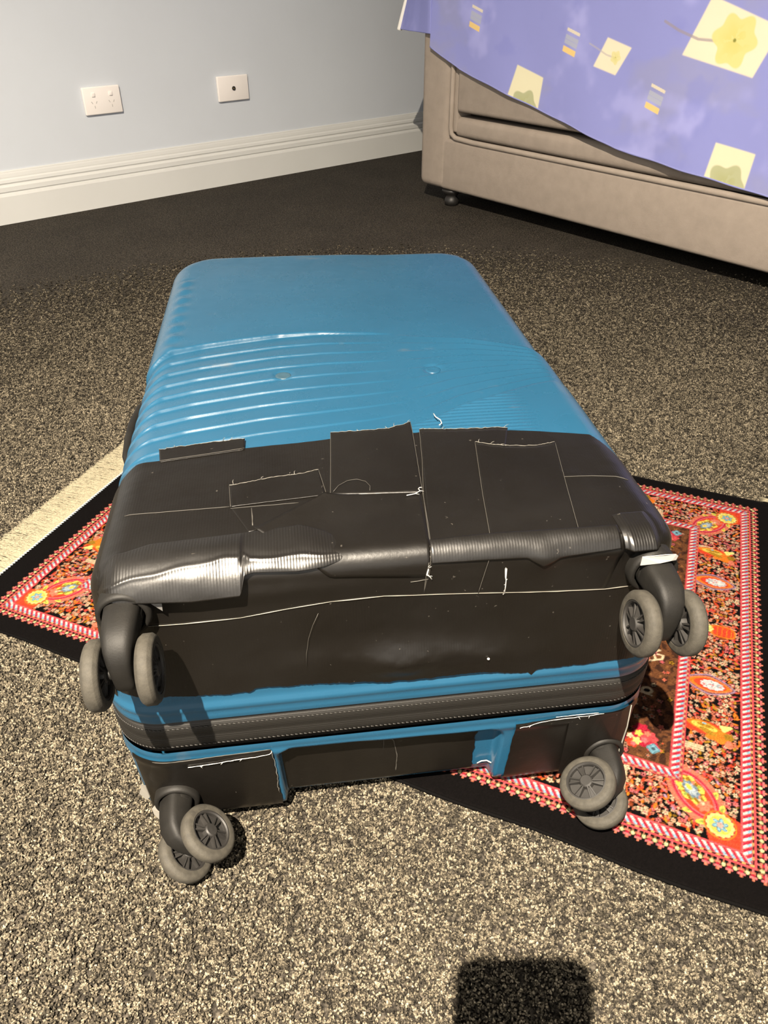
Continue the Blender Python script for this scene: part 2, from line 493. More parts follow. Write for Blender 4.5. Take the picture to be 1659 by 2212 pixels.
def quilt_colour(s, z):
    """print of the quilt on the hanging side: s along, z height"""
    s = np.asarray(s, float); z = np.asarray(z, float)
    c = np.empty(s.shape + (3,))
    base = np.array((.22, .235, .50)); light = np.array((.31, .32, .61)); grey = np.array((.235, .245, .44)); deep = np.array((.185, .20, .47))
    f1 = fbm(s * 9, z * 9, 3.1); f2 = fbm(s * 14 + 9, z * 14, 8.7); f3 = fbm(s * 7 - 4, z * 10 + 3, 5.5)
    c[:] = base
    def mixin(col, m):
        c[:] = c * (1 - m[..., None]) + np.asarray(col) * m[..., None]
    mixin(grey, sstep(.48, .68, f3)); mixin(light, .8 * sstep(.52, .74, f1)); mixin(deep, .5 * sstep(.55, .75, f2))
    def quad(p0, p1, p2, p3, col, soft=.002):
        """corner order around; returns u,v in it"""
        P = [np.array(p) for p in (p0, p1, p2, p3)]
        m = np.ones(s.shape)
        ctr = sum(P) / 4
        for i in range(4):
            a, b = P[i], P[(i + 1) % 4]
            e = b - a; nn = np.array((-e[1], e[0])) / np.hypot(*e)
            if np.dot(ctr - a, nn) < 0: nn = -nn
            m = m * sstep(-soft, soft, (s - a[0]) * nn[0] + (z - a[1]) * nn[1])
        mixin(col, m); return m
    cream = (.64, .575, .435); cream2 = (.60, .565, .40)
    def line(pts, wid, col, al):
        m = np.zeros(s.shape)
        for a, b in zip(pts[:-1], pts[1:]):
            a, b = np.array(a), np.array(b); e = b - a
            t = np.clip(((s - a[0]) * e[0] + (z - a[1]) * e[1]) / (e @ e), 0, 1)
            d = np.hypot(s - a[0] - t * e[0], z - a[1] - t * e[1])
            m = np.maximum(m, 1 - sstep(wid * .6, wid * 1.3, d))
        mixin(col, m * al)
    def flower(cx, cz, r, col, dark, lob=6, al=.95):
        a = np.arctan2(z - cz, s - cx); d = np.hypot(s - cx, z - cz)
        rr = r * (1 + .13 * np.cos(lob * a + .7) + .05 * np.sin(3 * a))
        mixin(col, al * (1 - sstep(rr * .93, rr * 1.03, d)))
        mixin(np.array(col) * np.array((.90, .88, .6)), .5 * (1 - sstep(.1 * r, .95 * rr, d)) * (vnoise(a * 3, d * 60) > .45))
        mixin(dark, 1 - sstep(.05 * r, .10 * r, d))
    # the two big squares of the run and the small one between
    def big(ds, dz):
        quad((.773 + ds, .557 + dz), (.730 + ds, .448 + dz), (.900 + ds, .417 + dz), (.936 + ds, .508 + dz), cream)
        line([(.672 + ds, .508 + dz), (.71 + ds, .493 + dz), (.76 + ds, .479 + dz), (.80 + ds, .478 + dz)], .0028, (.25, .22, .25), .75)
        flower(.842 + ds, .481 + dz, .047, (.56, .51, .20), (.20, .20, .05))
    big(0, 0); big(-.78, .30); big(.86, -.02)
    quad((.527, .470), (.597, .453), (.564, .395), (.498, .409), cream)
    line([(.478, .455), (.50, .447), (.53, .435), (.555, .430)], .002, (.35, .33, .35), .6)
    flower(.557, .431, .0135, (.56, .52, .24), (.28, .26, .1), 5, .8)
    quad((.259, .395), (.347, .372), (.338, .280), (.232, .310), cream2)
    flower(.293, .300, .040, (.33, .345, .20), (.38, .39, .24), 5, .9)
    quad((.854, .288), (.949, .277), (.942, .185), (.842, .195), cream2)
    flower(.897, .206, .043, (.33, .345, .20), (.38, .39, .24), 5, .9)
    for cs, cz in ((.101, .492), (.423, .455), (.683, .358)):
        a = -.28; ca, sa = math.cos(a), math.sin(a)
        u = (s - cs) * ca + (z - cz) * sa; v = -(s - cs) * sa + (z - cz) * ca
        for v0, hh, col, al in ((.021, .0032, (.60, .54, .39), .85), (.006, .0045, (.34, .36, .42), .8), (-.004, .0045, (.34, .36, .42), .8), (-.020, .006, (.66, .47, .17), .95)):
            mixin(col, al * (1 - sstep(.019, .022, np.abs(u + .10 * (v - 0)))) * (1 - sstep(hh * .85, hh * 1.2, np.abs(v - v0))))
    return c

def build_quilt():
    q = empty('quilt', BP, bed_rz)
    tag(q, 'periwinkle blue quilt printed with cream flower squares hanging over the bed side', 'quilt')
    ns, nz = 820, 300
    ss = np.concatenate([np.linspace(-.073, 1.06, 660), np.linspace(1.066, 2.08, 160)])
    Sg, Tg = np.meshgrid(ss, np.linspace(0, 1, nz))
    hem = quilt_hem(Sg) + .0008 * np.sin(Sg * 46)
    Z = .690 + (hem - .690) * Tg
    wave = .002 * np.sin(Sg * 11 + .4) * Tg + .002 * np.sin(Sg * 23 + Z * 9) * Tg + .003 * fbm(Sg * 6, Z * 6, 2.0)
    Y = -.009 - .004 * Tg - wave
    over = sstep(.12, 0, Tg)
    Y = Y + .030 * over ** 2
    Pm = np.stack([Sg, Y, Z], -1)
    o = grid_obj('hanging_side', Pm, M['quilt'], q, col=quilt_colour(Sg, Z))
    V, F = tube([(Pm[-1, i, 0], Pm[-1, i, 1] + .0012, Pm[-1, i, 2]) for i in range(0, ns, 6)], .0022, 8)
    mobj('hem', V, F, simple('quilt_hem_cotton', (.19, .20, .42), .85), q)
    # top sheet over the mattress
    nx, ny = 120, 60
    Sx, Yy = np.meshgrid(np.linspace(-.11, 2.08, nx), np.linspace(.008, BW, ny))
    Zt = .690 + .006 * fbm(Sx * 5, Yy * 5, 1.0) - .004 * np.cos(Yy * 9)
    Zt = np.where(Yy < .03, .690 + (Yy - .008) * .2, Zt)
    o = grid_obj('top_side', np.stack([Sx, Yy, Zt], -1), M['quilt'], q, col=quilt_colour(Sx, Yy + .69))
    # end drop flaring out past the end post
    path = np.array([(-.073, -.013), (-.082, -.013), (-.10, -.008), (-.14, .004), (-.185, .014), (-.225, .026), (-.262, .040)])
    d = np.concatenate([[0], np.cumsum(np.hypot(*np.diff(path, axis=0).T))])
    tt = np.linspace(0, d[-1], 90)
    px = np.interp(tt, d, path[:, 0]); py = np.interp(tt, d, path[:, 1])
    for _ in range(6):
        px[1:-1] = (px[:-2] + 2 * px[1:-1] + px[2:]) / 4; py[1:-1] = (py[:-2] + 2 * py[1:-1] + py[2:]) / 4
    v = np.linspace(0, 1, 110)
    PX = np.tile(px, (110, 1)); PY = np.tile(py, (110, 1)); 
    k = (1 - v)[:, None]
    flare = sstep(0, 1, (np.arange(90) / 89.0))[None, :]
    Zf = .690 + ((.447 + .0 * flare) - .690) * v[:, None] + 0 * PX
    PX = PX + .075 * k * flare; PY = PY + .02 * k * flare
    o = grid_obj('end_drop', np.stack([PX, PY, Zf], -1), M['quilt'], q, col=quilt_colour(np.tile(tt, (110, 1)) + 2.2, Zf))
    sm = o.modifiers.new('thick', 'SOLIDIFY'); sm.thickness = .005; sm.offset = 0
    # white lining showing along the turned edge
    ed = [(PX[i, -1] - .003, PY[i, -1] - .001, Zf[i, -1]) for i in range(0, 110, 6)] + [(PX[-1, -1] - .003, PY[-1, -1] - .001, Zf[-1, -1] - .002)]
    V, F = tube(ed, [.004 + .004 * (i / len(ed)) for i in range(len(ed))], 8)
    tag(mobj('lining_edge', V, F, M['quilt_lining'], q), 'white lining edge of the quilt')
build_quilt()
# ================================================================ THE SUITCASE: shell maths
# local frame: x across the width, y along the length (wheels at -y), z up from the floor
SA, SB = 0.2285, 0.3530          # half width / half length at the zip
ZU, ZL = 0.1380, 0.1020          # upper / lower edge of the zip band
T_UP, T_LO = 0.2815 - ZU, ZL - 0.0   # thickness of each half shell
FIL = 0.028
FIL_FRONT = 0.017        # the front edge is tighter than the sides by this much
FIL_LO, INS_LO = 0.018, 0.009
SUIT_RZ = math.radians(7.5)
SUIT_POS = (0.0635 * math.cos(SUIT_RZ) - (0.407 + SB) * math.sin(SUIT_RZ), 0.0635 * math.sin(SUIT_RZ) + (0.407 + SB) * math.cos(SUIT_RZ), 0.0)

def shell_map(X, Y, D, T, fil=FIL, inset=.0145):
    """box point -> rounded half shell. D = height above the zip edge (0..T). returns P (x,y,d), N, e"""
    X, Y, D = np.broadcast_arrays(np.asarray(X, float), np.asarray(Y, float), np.asarray(D, float))
    k = np.clip(D / T, 0, 1)
    R = np.where(Y < 0, .046 - .016 * k, .062)
    qx = np.clip(X, -(SA - R), SA - R); qy = np.clip(Y, -(SB - R), SB - R)
    dx, dy = X - qx, Y - qy
    m = np.maximum(np.abs(dx), np.abs(dy)); h = np.hypot(dx, dy)
    ok = h > 1e-9
    nx = np.where(ok, dx / np.where(ok, h, 1), 0); ny = np.where(ok, dy / np.where(ok, h, 1), 0)
    e = np.where(ok, R - m, R)
    fil = fil - (FIL_FRONT * ny * ny * np.where(Y < 0, 1, 0) if fil > .02 else 0)
    top = D >= T - 1e-7
    tau = np.where(top, -np.clip(e / fil, 0, 1), np.clip((T - D) / fil, 0, 1))
    phi = (tau + 1) * math.pi / 4
    inw = fil * (1 - np.sin(phi)); down = fil * (1 - np.cos(phi))
    flat = top & (e >= fil)
    side = (~top) & (T - D >= fil)
    px = np.where(flat, qx + nx * m, qx + nx * (R - np.where(side, 0, inw)))
    py = np.where(flat, qy + ny * m, qy + ny * (R - np.where(side, 0, inw)))
    pz = np.where(flat, T, np.where(side, D, T - down))
    ns = np.where(flat, 0, np.where(side, 1, np.sin(phi))); nz = np.where(flat, 1, np.where(side, 0, np.cos(phi)))
    ky = np.clip(pz / T, 0, 1)
    ins = inset * ky
    taper = 1 - .024 * (py + SB) / (2 * SB)
    px = px * (1 - ins / SA) * taper; py = py * (1 - .006 * ky / SB)
    pz = pz + np.where(top, .0035 * (1 - (X / SA) ** 2) * (1 - (Y / SB) ** 2), 0)
    return np.stack([px, py, pz], -1), np.stack([nx * ns, ny * ns, nz], -1)

def up_face(x, w):
    """unfolded sheet: w >= 0 runs back over the top from the front edge, w < 0 runs down the front"""
    x, w = np.broadcast_arrays(np.asarray(x, float), np.asarray(w, float))
    P, N = shell_map(x, np.where(w >= 0, -SB + w, -SB), np.where(w >= 0, T_UP, T_UP + w), T_UP)
    P[..., 2] += ZU
    return P, N

def lo_face(x, d):
    """lower front: d = height above the floor"""
    x, d = np.broadcast_arrays(np.asarray(x, float), np.asarray(d, float))
    P, N = shell_map(x, np.full(x.shape, -SB), np.minimum(ZL - d, T_LO - 1e-4), T_LO, FIL_LO, INS_LO)
    P[..., 2] = ZL - P[..., 2]; N[..., 2] *= -1
    return P, N

# ---------------------------------------------------------------- surface relief of the shells
C0x = [-.2285, -.2012, -.1676, -.1255, -.0814, -.032, .0446, .0825, .136, .176, .2127, .2285]
C0w = [.355, .371, .381, .3889, .3955, .3969, .3869, .378, .367, .351, .3331, .326]
C1x = [-.2285, -.2085, -.1728, -.1024, -.0436, .0005, .0415, .072, .1003, .1434, .1833, .2064, .2285]
C1w = [.128, .1327, .1446, .1576, .1636, .1696, .1786, .1945, .2144, .2324, .2493, .2553, .258]
RIVETS = [(-.0772, .2982), (.0846, .2922)]

def up_relief(x, w):
    c0 = np.interp(x, C0x, C0w); c1 = np.interp(x, C1x, C1w)
    g = (c0 - w) / (c0 - c1) * 9.0
    f = g - np.floor(g)
    f = np.where(f < .075, 1 - f / .075, (f - .075) / .925)          # steep face, then a slow rise
    amp = np.interp(x, [-.23, -.20, -.12, -.03, .03, .08, .14, .20, .23], [.0010, .0028, .0026, .0013, .0004, -.0006, -.0019, -.0019, -.0010])
    inside = sstep(0, .25, g) * (1 - sstep(8.7, 9.3, g))
    hgt = amp * (f - .7) * np.where((g > 0) & (g < 9), 1, 0) * (1 - .35 * sstep(6, 9, g))
    # main ledge
    st = np.interp(x, [-.23, -.15, -.05, .03, .08, .2], [.0030, .0032, .0027, .0012, -.0010, -.0024])
    hgt = hgt + st * sstep(-.0022, .0018, w - c0)
    # last ledge on the right half, then fine ribbing in front of it
    lo = w < c1
    m = sstep(.0, .05, x) * (1 - sstep(.13, .17, x))
    hgt = hgt + np.where(lo, m * .00045 * np.sin(w / .0058 * 2 * math.pi), 0)
    hgt = hgt + .0012 * sstep(.03, .1, x) * sstep(0, .004, c1 - w)
    # short notches along the left shoulder
    nt = np.exp(-((x + .204) / .009) ** 2) * (w > c0) * (w < .60)
    hgt = hgt + nt * .0013 * np.sin((w - .37) / .030 * 2 * math.pi)
    for rx, rw in RIVETS:
        d = np.hypot(x - rx, w - rw)
        hgt = hgt - .0016 * (1 - sstep(.007, .013, d))
    return hgt

def lip_relief(hz):
    """ribs of the blue lip, hz = height above the zip edge"""
    return .0022 * np.exp(-((hz - .0135) / .0042) ** 2) + .0008 * np.exp(-((hz - .004) / .003) ** 2)

def face_grids(T, nx, ny, nz):
    """box point grids of a half shell: cap and four sides"""
    xs, zs = np.linspace(-SA, SA, nx), np.linspace(0, T, nz)
    ys = np.linspace(-SB, SB, ny) if ny < 300 else np.concatenate([np.linspace(-SB, -SB + .125, 52, endpoint=False), np.linspace(-SB + .125, -SB + .405, 330, endpoint=False), np.linspace(-SB + .405, SB, 110)])
    X, Y = np.meshgrid(xs, ys)
    yield X, Y, np.full(X.shape, T), False
    X, Z = np.meshgrid(xs, zs)
    yield X, np.full(X.shape, -SB), Z, False
    yield X, np.full(X.shape, SB), Z, True
    Y, Z = np.meshgrid(ys, zs)
    yield np.full(Y.shape, SA), Y, Z, False
    yield np.full(Y.shape, -SA), Y, Z, True

def weld(Ps, Qs):
    P = np.concatenate(Ps); off = np.cumsum([0] + [len(p) for p in Ps])
    Q = np.concatenate([q + o for q, o in zip(Qs, off)])
    key = np.round(P * 2e5).astype(np.int64)
    _, first, inv = np.unique(key, axis=0, return_index=True, return_inverse=True)
    Q = inv.ravel()[Q]
    ok = np.array([len(set(r)) == 4 for r in Q]) if len(Q) < 5000 else (
        (Q[:, 0] != Q[:, 1]) & (Q[:, 1] != Q[:, 2]) & (Q[:, 2] != Q[:, 3]) & (Q[:, 3] != Q[:, 0]) & (Q[:, 0] != Q[:, 2]) & (Q[:, 1] != Q[:, 3]))
    return P[first], Q[ok]

suit = empty('suitcase', (SUIT_POS[0], SUIT_POS[1], 0.0064), SUIT_RZ)
tag(suit, 'scuffed blue hard-shell suitcase patched with black duct tape, lying flat on the rug', 'suitcase')

def build_upper():
    Ps, Qs = [], []
    for X, Y, D, flip in face_grids(T_UP, 200, 492, 56):
        P, N = shell_map(X, Y, D, T_UP)
        top = D >= T_UP - 1e-7
        w_ = Y + SB
        r = np.where(top, up_relief(X, w_), up_relief(X, w_) * sstep(T_UP - .055, T_UP - .005, D)) if True else 0
        r = np.where(~top & (np.abs(Y) > SB - 1e-6) & (np.abs(X) < SA - 1e-6), 0, r)
        edge = sstep(0, .02, w_) * sstep(0, .02, 2 * SB - w_)
        r = r * edge + np.where(top, 0, lip_relief(D))
        P = P + N * r[..., None]
        P[..., 2] += ZU
        Ps.append(P.reshape(-1, 3)); Qs.append(grid_quads(*X.shape, flip))
    P, Q = weld(Ps, Qs)
    quads_mesh('upper_shell', P, Q, M['blue'], suit)
build_upper()

def pocket(x, d):
    """depth mask of the recessed grip in the lower front"""
    m = sstep(-.1010, -.0975, x) * (1 - sstep(.0930, .0965, x))
    r = .016
    top = .0905 - .004 * sstep(-.1, .09, x)
    # rounded upper corners
    cx = np.where(x < 0, -.1 + r, .095 - r)
    dx = np.maximum(0, np.where(x < 0, cx - x, x - cx)); dz = np.maximum(0, d - (top - r))
    return m * (1 - sstep(r - .003, r + .0015, np.hypot(dx, dz))) 

def lo_disp(x, d):
    return -.0125 * pocket(x, d)

def build_lower():
    Ps, Qs = [], []
    for X, Y, D, flip in face_grids(T_LO, 300, 180, 60):
        P, N = shell_map(X, Y, D, T_LO, FIL_LO, INS_LO)
        top = D >= T_LO - 1e-7
        front = (~top) & (Y < -SB + 1e-6)
        r = np.where(top, 0, lip_relief(D) * .6)
        r = np.where(front, lip_relief(D) * .6 + lo_disp(X, T_LO - D), r)
        r = np.where(top & (Y < -SB + .05), lo_disp(X, 0 * X) * (1 - sstep(0, .03, Y + SB)), r)
        P = P + N * r[..., None]
        # where the grip is open at the bottom, push the edge straight back
        P[..., 2] = ZL - P[..., 2]
        Ps.append(P.reshape(-1, 3)); Qs.append(grid_quads(*X.shape, not flip))
    P, Q = weld(Ps, Qs)
    quads_mesh('lower_shell', P, Q, M['blue'], suit)
build_lower()

# ---- zip band
def perimeter(n=640, D=0.0):
    t = np.linspace(0, 1, n, endpoint=False) * (4 * SA + 4 * SB)
    X = np.empty(n); Y = np.empty(n)
    a = t < 2 * SA; X[a] = -SA + t[a]; Y[a] = -SB
    b = (t >= 2 * SA) & (t < 2 * SA + 2 * SB); X[b] = SA; Y[b] = -SB + t[b] - 2 * SA
    c = (t >= 2 * SA + 2 * SB) & (t < 4 * SA + 2 * SB); X[c] = SA - (t[c] - 2 * SA - 2 * SB); Y[c] = SB
    d = t >= 4 * SA + 2 * SB; X[d] = -SA; Y[d] = SB - (t[d] - 4 * SA - 2 * SB)
    P, N = shell_map(X, Y, np.full(n, D), T_UP)
    return P, N
def build_zip():
    P, N = perimeter()
    prof = [(-.006, ZU + .002), (-.0022, ZU + .0005), (-.0018, ZU - .0035), (-.0004, ZU - .0045), (.0006, ZU - .009), (.0012, (ZU + ZL) / 2 + .004),
            (.0002, (ZU + ZL) / 2 + .001), (.0002, (ZU + ZL) / 2 - .001), (.0010, (ZU + ZL) / 2 - .004), (.0004, ZL + .009), (-.0006, ZL + .0045), (-.0020, ZL + .0035), (-.0024, ZL - .0005), (-.006, ZL - .002)]
    G = np.stack([np.concatenate([P[:, :2] + N[:, :2] * o, np.full((len(P), 1), z)], 1) for o, z in prof])
    G = np.concatenate([G, G[:, :1]], 1)
    z = grid_obj('zip_band', G, M['zip'], suit, flip=True)
    # stitches along both edges of the band
    parts = []
    n = len(P)
    for i in range(0, n, 1):
        if P[i, 1] > -SB + .2 : continue
        for zz, o in ((ZU - .0075, .0006), (ZL + .0075, .0006)):
            a = P[i]; b = P[(i + 1) % n]
            a2 = a + (b - a) * .15; b2 = a + (b - a) * .8
            parts.append(tube([(a2[0] + N[i, 0] * o, a2[1] + N[i, 1] * o, zz + .0003), (b2[0] + N[i, 0] * o, b2[1] + N[i, 1] * o, zz - .0004)], .00045, 4))
    V, F = join(*parts)
    s = mobj('stitching', V, F, simple('stitch_thread', (.017, .0155, .0135), .7), z); s['kind'] = 'stuff'
build_zip()

# ---- rivets
for i, (rx, rw) in enumerate(RIVETS):
    P, N = up_face(rx, rw)
    V, F = lathe([(.0078, -.0008), (.0078, -.0004), (.0066, .0001), (.004, -.0004), (0, -.0005)], 28)
    o = mobj('rivet', V, F, M['rivet'] if i == 0 else M['blue'], suit)
    o.location = Vector(P) + Vector((0, 0, -.0008))

# ---- side carry handle
V, F = tube([(-.214, .088, .196), (-.228, .078, .199), (-.238, .055, .200), (-.2435, .025, .197), (-.2445, -.005, .193), (-.2425, -.035, .192), (-.235, -.062, .194), (-.226, -.080, .196), (-.214, -.088, .196)],
            [.007, .006, .0052, .0050, .0050, .0050, .0052, .006, .007], 12)
mobj('side_handle', V, F, M['black_plastic'], suit)
for hy in (.088, -.088):
    V, F = lathe([(0, .010), (.014, .010), (.017, .006), (.018, -.006), (0, -.006)], 20, 'x')
    mobj('handle_mount', [(-.222 - x, y + hy, z + .196) for x, y, z in V], F, M['black_plastic'], suit)

# ---------------------------------------------------------------- duct tape
rng = random.Random(11)
TOPX = [-.2285, -.2106, -.1907, -.1518, -.114, -.0772, -.0373, .0, .043, .05, .1213, .1655, .2043, .2100, .2285]
TOPW = [.1330, .1456, .1466, .1516, .1566, .1586, .1616, .1626, .1626, .1640, .1600, .1516, .1437, .138, .112]
EDX = [-.2285, -.1886, -.1508, -.1150, -.1077, -.0793, -.0425, -.01, .0163, .0468, .0688, .093, .1060, .1098, .1140, .1192, .1623, .2148, .2285]
EDW = [-.1116, -.1126, -.1156, -.1166, -.1126, -.1146, -.1160, -.1196, -.1196, -.1186, -.1192, -.1246, -.1255, -.1300, -.1245, -.1226, -.1226, -.1216, -.121]

def tape_relief(x, w):
    """slack and wrinkles of the tape wrap"""
    h = .0010 + .0011 * fbm(x * 16 + 3, w * 22, 4.4) + .0006 * fbm(x * 60, w * 60, 1.2, 2)
    # added bulge mid front, shaped to stand in for a soft reflection
    h = h + .0075 * np.exp(-(((x - .02) / .075) ** 2 + ((w + .098 + .05 * (x - .02)) / .016) ** 2)) * (.55 + .9 * fbm(x * 26, w * 30, 9.1))
    # crease on the right of the front edge
    dd = np.abs((x - .112) * .9 - (w + .010) * -.55)
    h = h + .0028 * np.exp(-((x - .113) / .012) ** 2) * np.exp(-((w + .013) / .010) ** 2)
    h = h + .0016 * np.exp(-((x - .155) / .03) ** 2) * np.exp(-((w + .012) / .005) ** 2) * (.5 + fbm(x * 80, w * 30, 2.2))
    h = h + .0020 * np.exp(-((x + .10) / .06) ** 2) * np.exp(-((w + .022) / .007) ** 2) * (.4 + fbm(x * 40, w * 40, 6.2))
    return h

def sheet(x, w, lift=0.0):
    P, N = up_face(x, w)
    return P + N * (tape_relief(np.asarray(x, float), np.asarray(w, float)) + lift)[..., None]

def build_wrap():
    Ps, Qs = [], []
    nx = 400
    xs = np.linspace(-SA, SA, nx)
    tw = np.interp(xs, TOPX, TOPW)
    ed = np.interp(xs, EDX, EDW) + .0015 * (fbm(xs * 150, xs * 0, 3.3) - .45) * 2 + .0009 * (hashn(xs * 1000) - .5)
    k = np.linspace(0, 1, 80)[:, None]
    for lo, hi, kk in ((0 * xs, tw, k), (ed, 0 * xs - 1e-6, k)):
        W_ = lo + (hi - lo) * kk
        X = np.tile(xs, (len(kk), 1))
        P = sheet(X, W_)
        Ps.append(P.reshape(-1, 3)); Qs.append(grid_quads(*X.shape))
    for sx, flip in ((-1, True), (1, False)):
        tw_ = np.interp(sx * SA, TOPX, TOPW)
        Y, K = np.meshgrid(np.linspace(-SB, -SB + tw_, 70), np.linspace(0, 1, 60))
        D = T_UP + (.0215 - T_UP) * (1 - K)
        ysh = Y - .10 * (1 - K) * sstep(0, tw_, Y + SB) * .5
        P, N = shell_map(np.full(Y.shape, sx * SA), ysh, np.minimum(D, T_UP - 1e-7), T_UP)
        P = P + N * .0011; P[..., 2] += ZU
        Ps.append(P.reshape(-1, 3)); Qs.append(grid_quads(*Y.shape, flip))
    P = np.concatenate(Ps); off = np.cumsum([0] + [len(p) for p in Ps])
    Q = np.concatenate([q + o for q, o in zip(Qs, off)])
    o = quads_mesh('tape_wrap', P, Q, M['tape_wrap'], suit)
    wd = o.modifiers.new('weld', 'WELD'); wd.merge_threshold = .0012
    return o
M['tape_wrap'] = tape_mat('duct_tape_wrap', ribs=.08, rough=.36)
wrap = build_wrap()

def edge_line(pts, parent, rad=.0004, jag=0.0, lift=.0009, name='tape_edge', mat=None, step=.004, fuzz=0):
    pts = [np.array(p, float) for p in pts]
    out = []
    for a, b in zip(pts[:-1], pts[1:]):
        n = max(1, int(np.hypot(*(b - a)) / step))
        for i in range(n): out.append(a + (b - a) * i / n)
    out.append(pts[-1])
    out = np.array(out)
    if jag: out[1:-1] += np.array([[rng.uniform(-.3, .3) * jag, rng.uniform(-1, 1) * jag] for _ in range(len(out) - 2)]).reshape(-1, 2)
    P = sheet(out[:, 0], out[:, 1], lift)
    rr = [rad * rng.uniform(.5, 1.3) for _ in out] if jag else rad
    parts = [tube(P, rr, 5)]
    for _ in range(fuzz):
        i = rng.randrange(len(P)); q = Vector(P[i])
        d = Vector((rng.uniform(-1, 1), rng.uniform(-1, 1), rng.uniform(.3, 1))).normalized() * rng.uniform(.002, .005)
        parts.append(tube([q, q + d * .6, q + d + Vector((.001, 0, -.0005))], [.0003, .0002, .0001], 4))
    V, F = join(*parts)
    return mobj(name, V, F, mat or M['torn'], parent)
M['pale_edge'] = simple('pale_tape_edge', (.040, .037, .031), .6)

def strip(outline, lift, lip=0.0, name='tape_strip', torn=None, mat=None, n=44, m=30, edges=(), pale=True):
    """outline: dict left/right/top/bottom as (x,w) polylines; surface patch between top and bottom curves"""
    top, bot = np.array(outline['top'], float), np.array(outline['bottom'], float)
    def resample(a, n):
        d = np.concatenate([[0], np.cumsum(np.hypot(*np.diff(a, axis=0).T))]); t = np.linspace(0, d[-1], n)
        return np.stack([np.interp(t, d, a[:, 0]), np.interp(t, d, a[:, 1])], -1)
    tp, bt = resample(top, n), resample(bot, n)
    if torn: tp[:, 1] += torn * (fbm(tp[:, 0] * 220, tp[:, 0] * 0, lift * 9000) - .47) * 2 + torn * .5 * (hashn(tp[:, 0] * 999) - .5)
    k = np.linspace(0, 1, m)[:, None, None]
    G = bt[None] * (1 - k) + tp[None] * k
    P = sheet(G[..., 0], G[..., 1], lift)
    P[..., 2] += lip * (1 - np.linspace(0, 1, n)[None]) ** 6
    o = grid_obj(name, P, mat or M['tape'], suit)
    sd = o.modifiers.new('thick', 'SOLIDIFY'); sd.thickness = .0003; sd.offset = -1
    if torn:
        edge_line(tp[::1], o, .00024, .0003, lift + .0002, 'torn_edge', M['torn_thread'], fuzz=4)
    for pts in edges:
        edge_line(pts, o, .00022, 0, lift + .0001, 'tape_edge', M['pale_edge'])
    return o

# strips on the top and over the front edge, in the order they were laid
strip(dict(top=[(.0468, .1676), (.0877, .1636), (.1213, .1630), (.1300, .1610)], bottom=[(.0247, -.0069), (.0720, -.0020), (.0740, .0011)]), .0006, torn=.0012,
      edges=[[(.0468, .1676), (.0400, .1150), (.0320, .0659), (.0247, -.0069), (.0205, -.0338)]])
strip(dict(top=[(-.0362, .1700), (-.0100, .1705), (.0030, .1700), (.0200, .1715), (.0300, .1755), (.0404, .1805)], bottom=[(-.0436, .0759), (.0320, .0699)]), .0012, torn=.0010,
      edges=[[(-.0362, .170), (-.0400, .1200), (-.0436, .0759)], [(.0404, .1805), (.0394, .1616), (.0320, .0699), (.0290, .03), (.0235, -.022)]])
strip(dict(top=[(-.1917, .1646), (-.1697, .1676), (-.1455, .1700), (-.1150, .1726)], bottom=[(-.1886, .1437), (-.1518, .1490), (-.1150, .1536)]), .0006, torn=.0012,
      edges=[[(-.1886, .1457), (-.1150, .1560)]])
strip(dict(top=[(.0930, .1387), (.1080, .1330), (.1234, .1297), (.1445, .1275), (.1655, .1310)], bottom=[(.0720, .0011), (.1050, .0000), (.1413, -.0009)]), .0013, torn=.0011,
      edges=[[(.0930, .1387), (.0804, .0609), (.0720, .0011), (.0625, -.0378)], [(.1655, .1300), (.1508, .0529), (.1445, .0170), (.1413, -.0009)]])
strip(dict(top=[(-.1266, .0998), (-.0867, .1078), (-.0700, .1090), (-.0510, .1137)], bottom=[(-.1245, .0709), (-.0478, .0769)]), .0008, torn=.0009,
      edges=[[(-.1266, .0998), (-.1245, .0709)], [(-.0510, .1127), (-.0470, .0800), (-.0436, .0745)]])
strip(dict(top=[(-.1245, .0700), (-.0850, .0705), (-.0489, .0720)], bottom=[(-.1100, .0380), (-.1060, .0385), (-.0480, .0700)]), .0004, edges=[[(-.1245, .0690), (-.0900, .0690), (-.0700, .0696)]])
strip(dict(top=[(-.0480, .0745), (-.0200, .0745), (.0050, .0760), (.0299, .0735)], bottom=[(-.1050, .0360), (-.0500, -.0130), (.0247, -.0200)]), .0009, lip=.0042,
      edges=[[(-.0480, .0748), (-.0420, .0752), (-.0200, .0745), (.0299, .0730)]])
strip(dict(top=[(.0260, .0100), (.0700, .0115), (.1200, .0110), (.1740, .0100)], bottom=[(.0260, -.0075), (.0700, -.0085), (.1000, -.0095), (.1120, -.0165), (.1250, -.0110), (.1740, -.0080)]), .0019, mat=M['tape_soft'], n=90, m=24)
edge_line([(.0180, .0660), (.0250, .0668), (.0299, .0700), (.0290, .0735)], wrap, .0004, .0004, .0022, 'torn_edge', fuzz=4)
edge_line([(-.2096, .0719), (-.1700, .0716), (-.1255, .0719)], wrap, .00025, 0, .0003, 'tape_edge', M['pale_edge'])
edge_line([(.1520, .0790), (.1800, .0780), (.2000, .0750), (.2117, .0709)], wrap, .00028, 0, .0003, 'tape_edge', M['pale_edge'])
edge_line([(.1234, .0858), (.1290, .0850), (.1350, .0838)], wrap, .00028, .0002, .0003, 'tape_edge', M['pale_edge'])
edge_line([(-.1077, .0669), (-.1070, .0560), (-.1066, .0450)], wrap, .0005, .0003, .0006, 'tape_edge', M['pale_edge'])
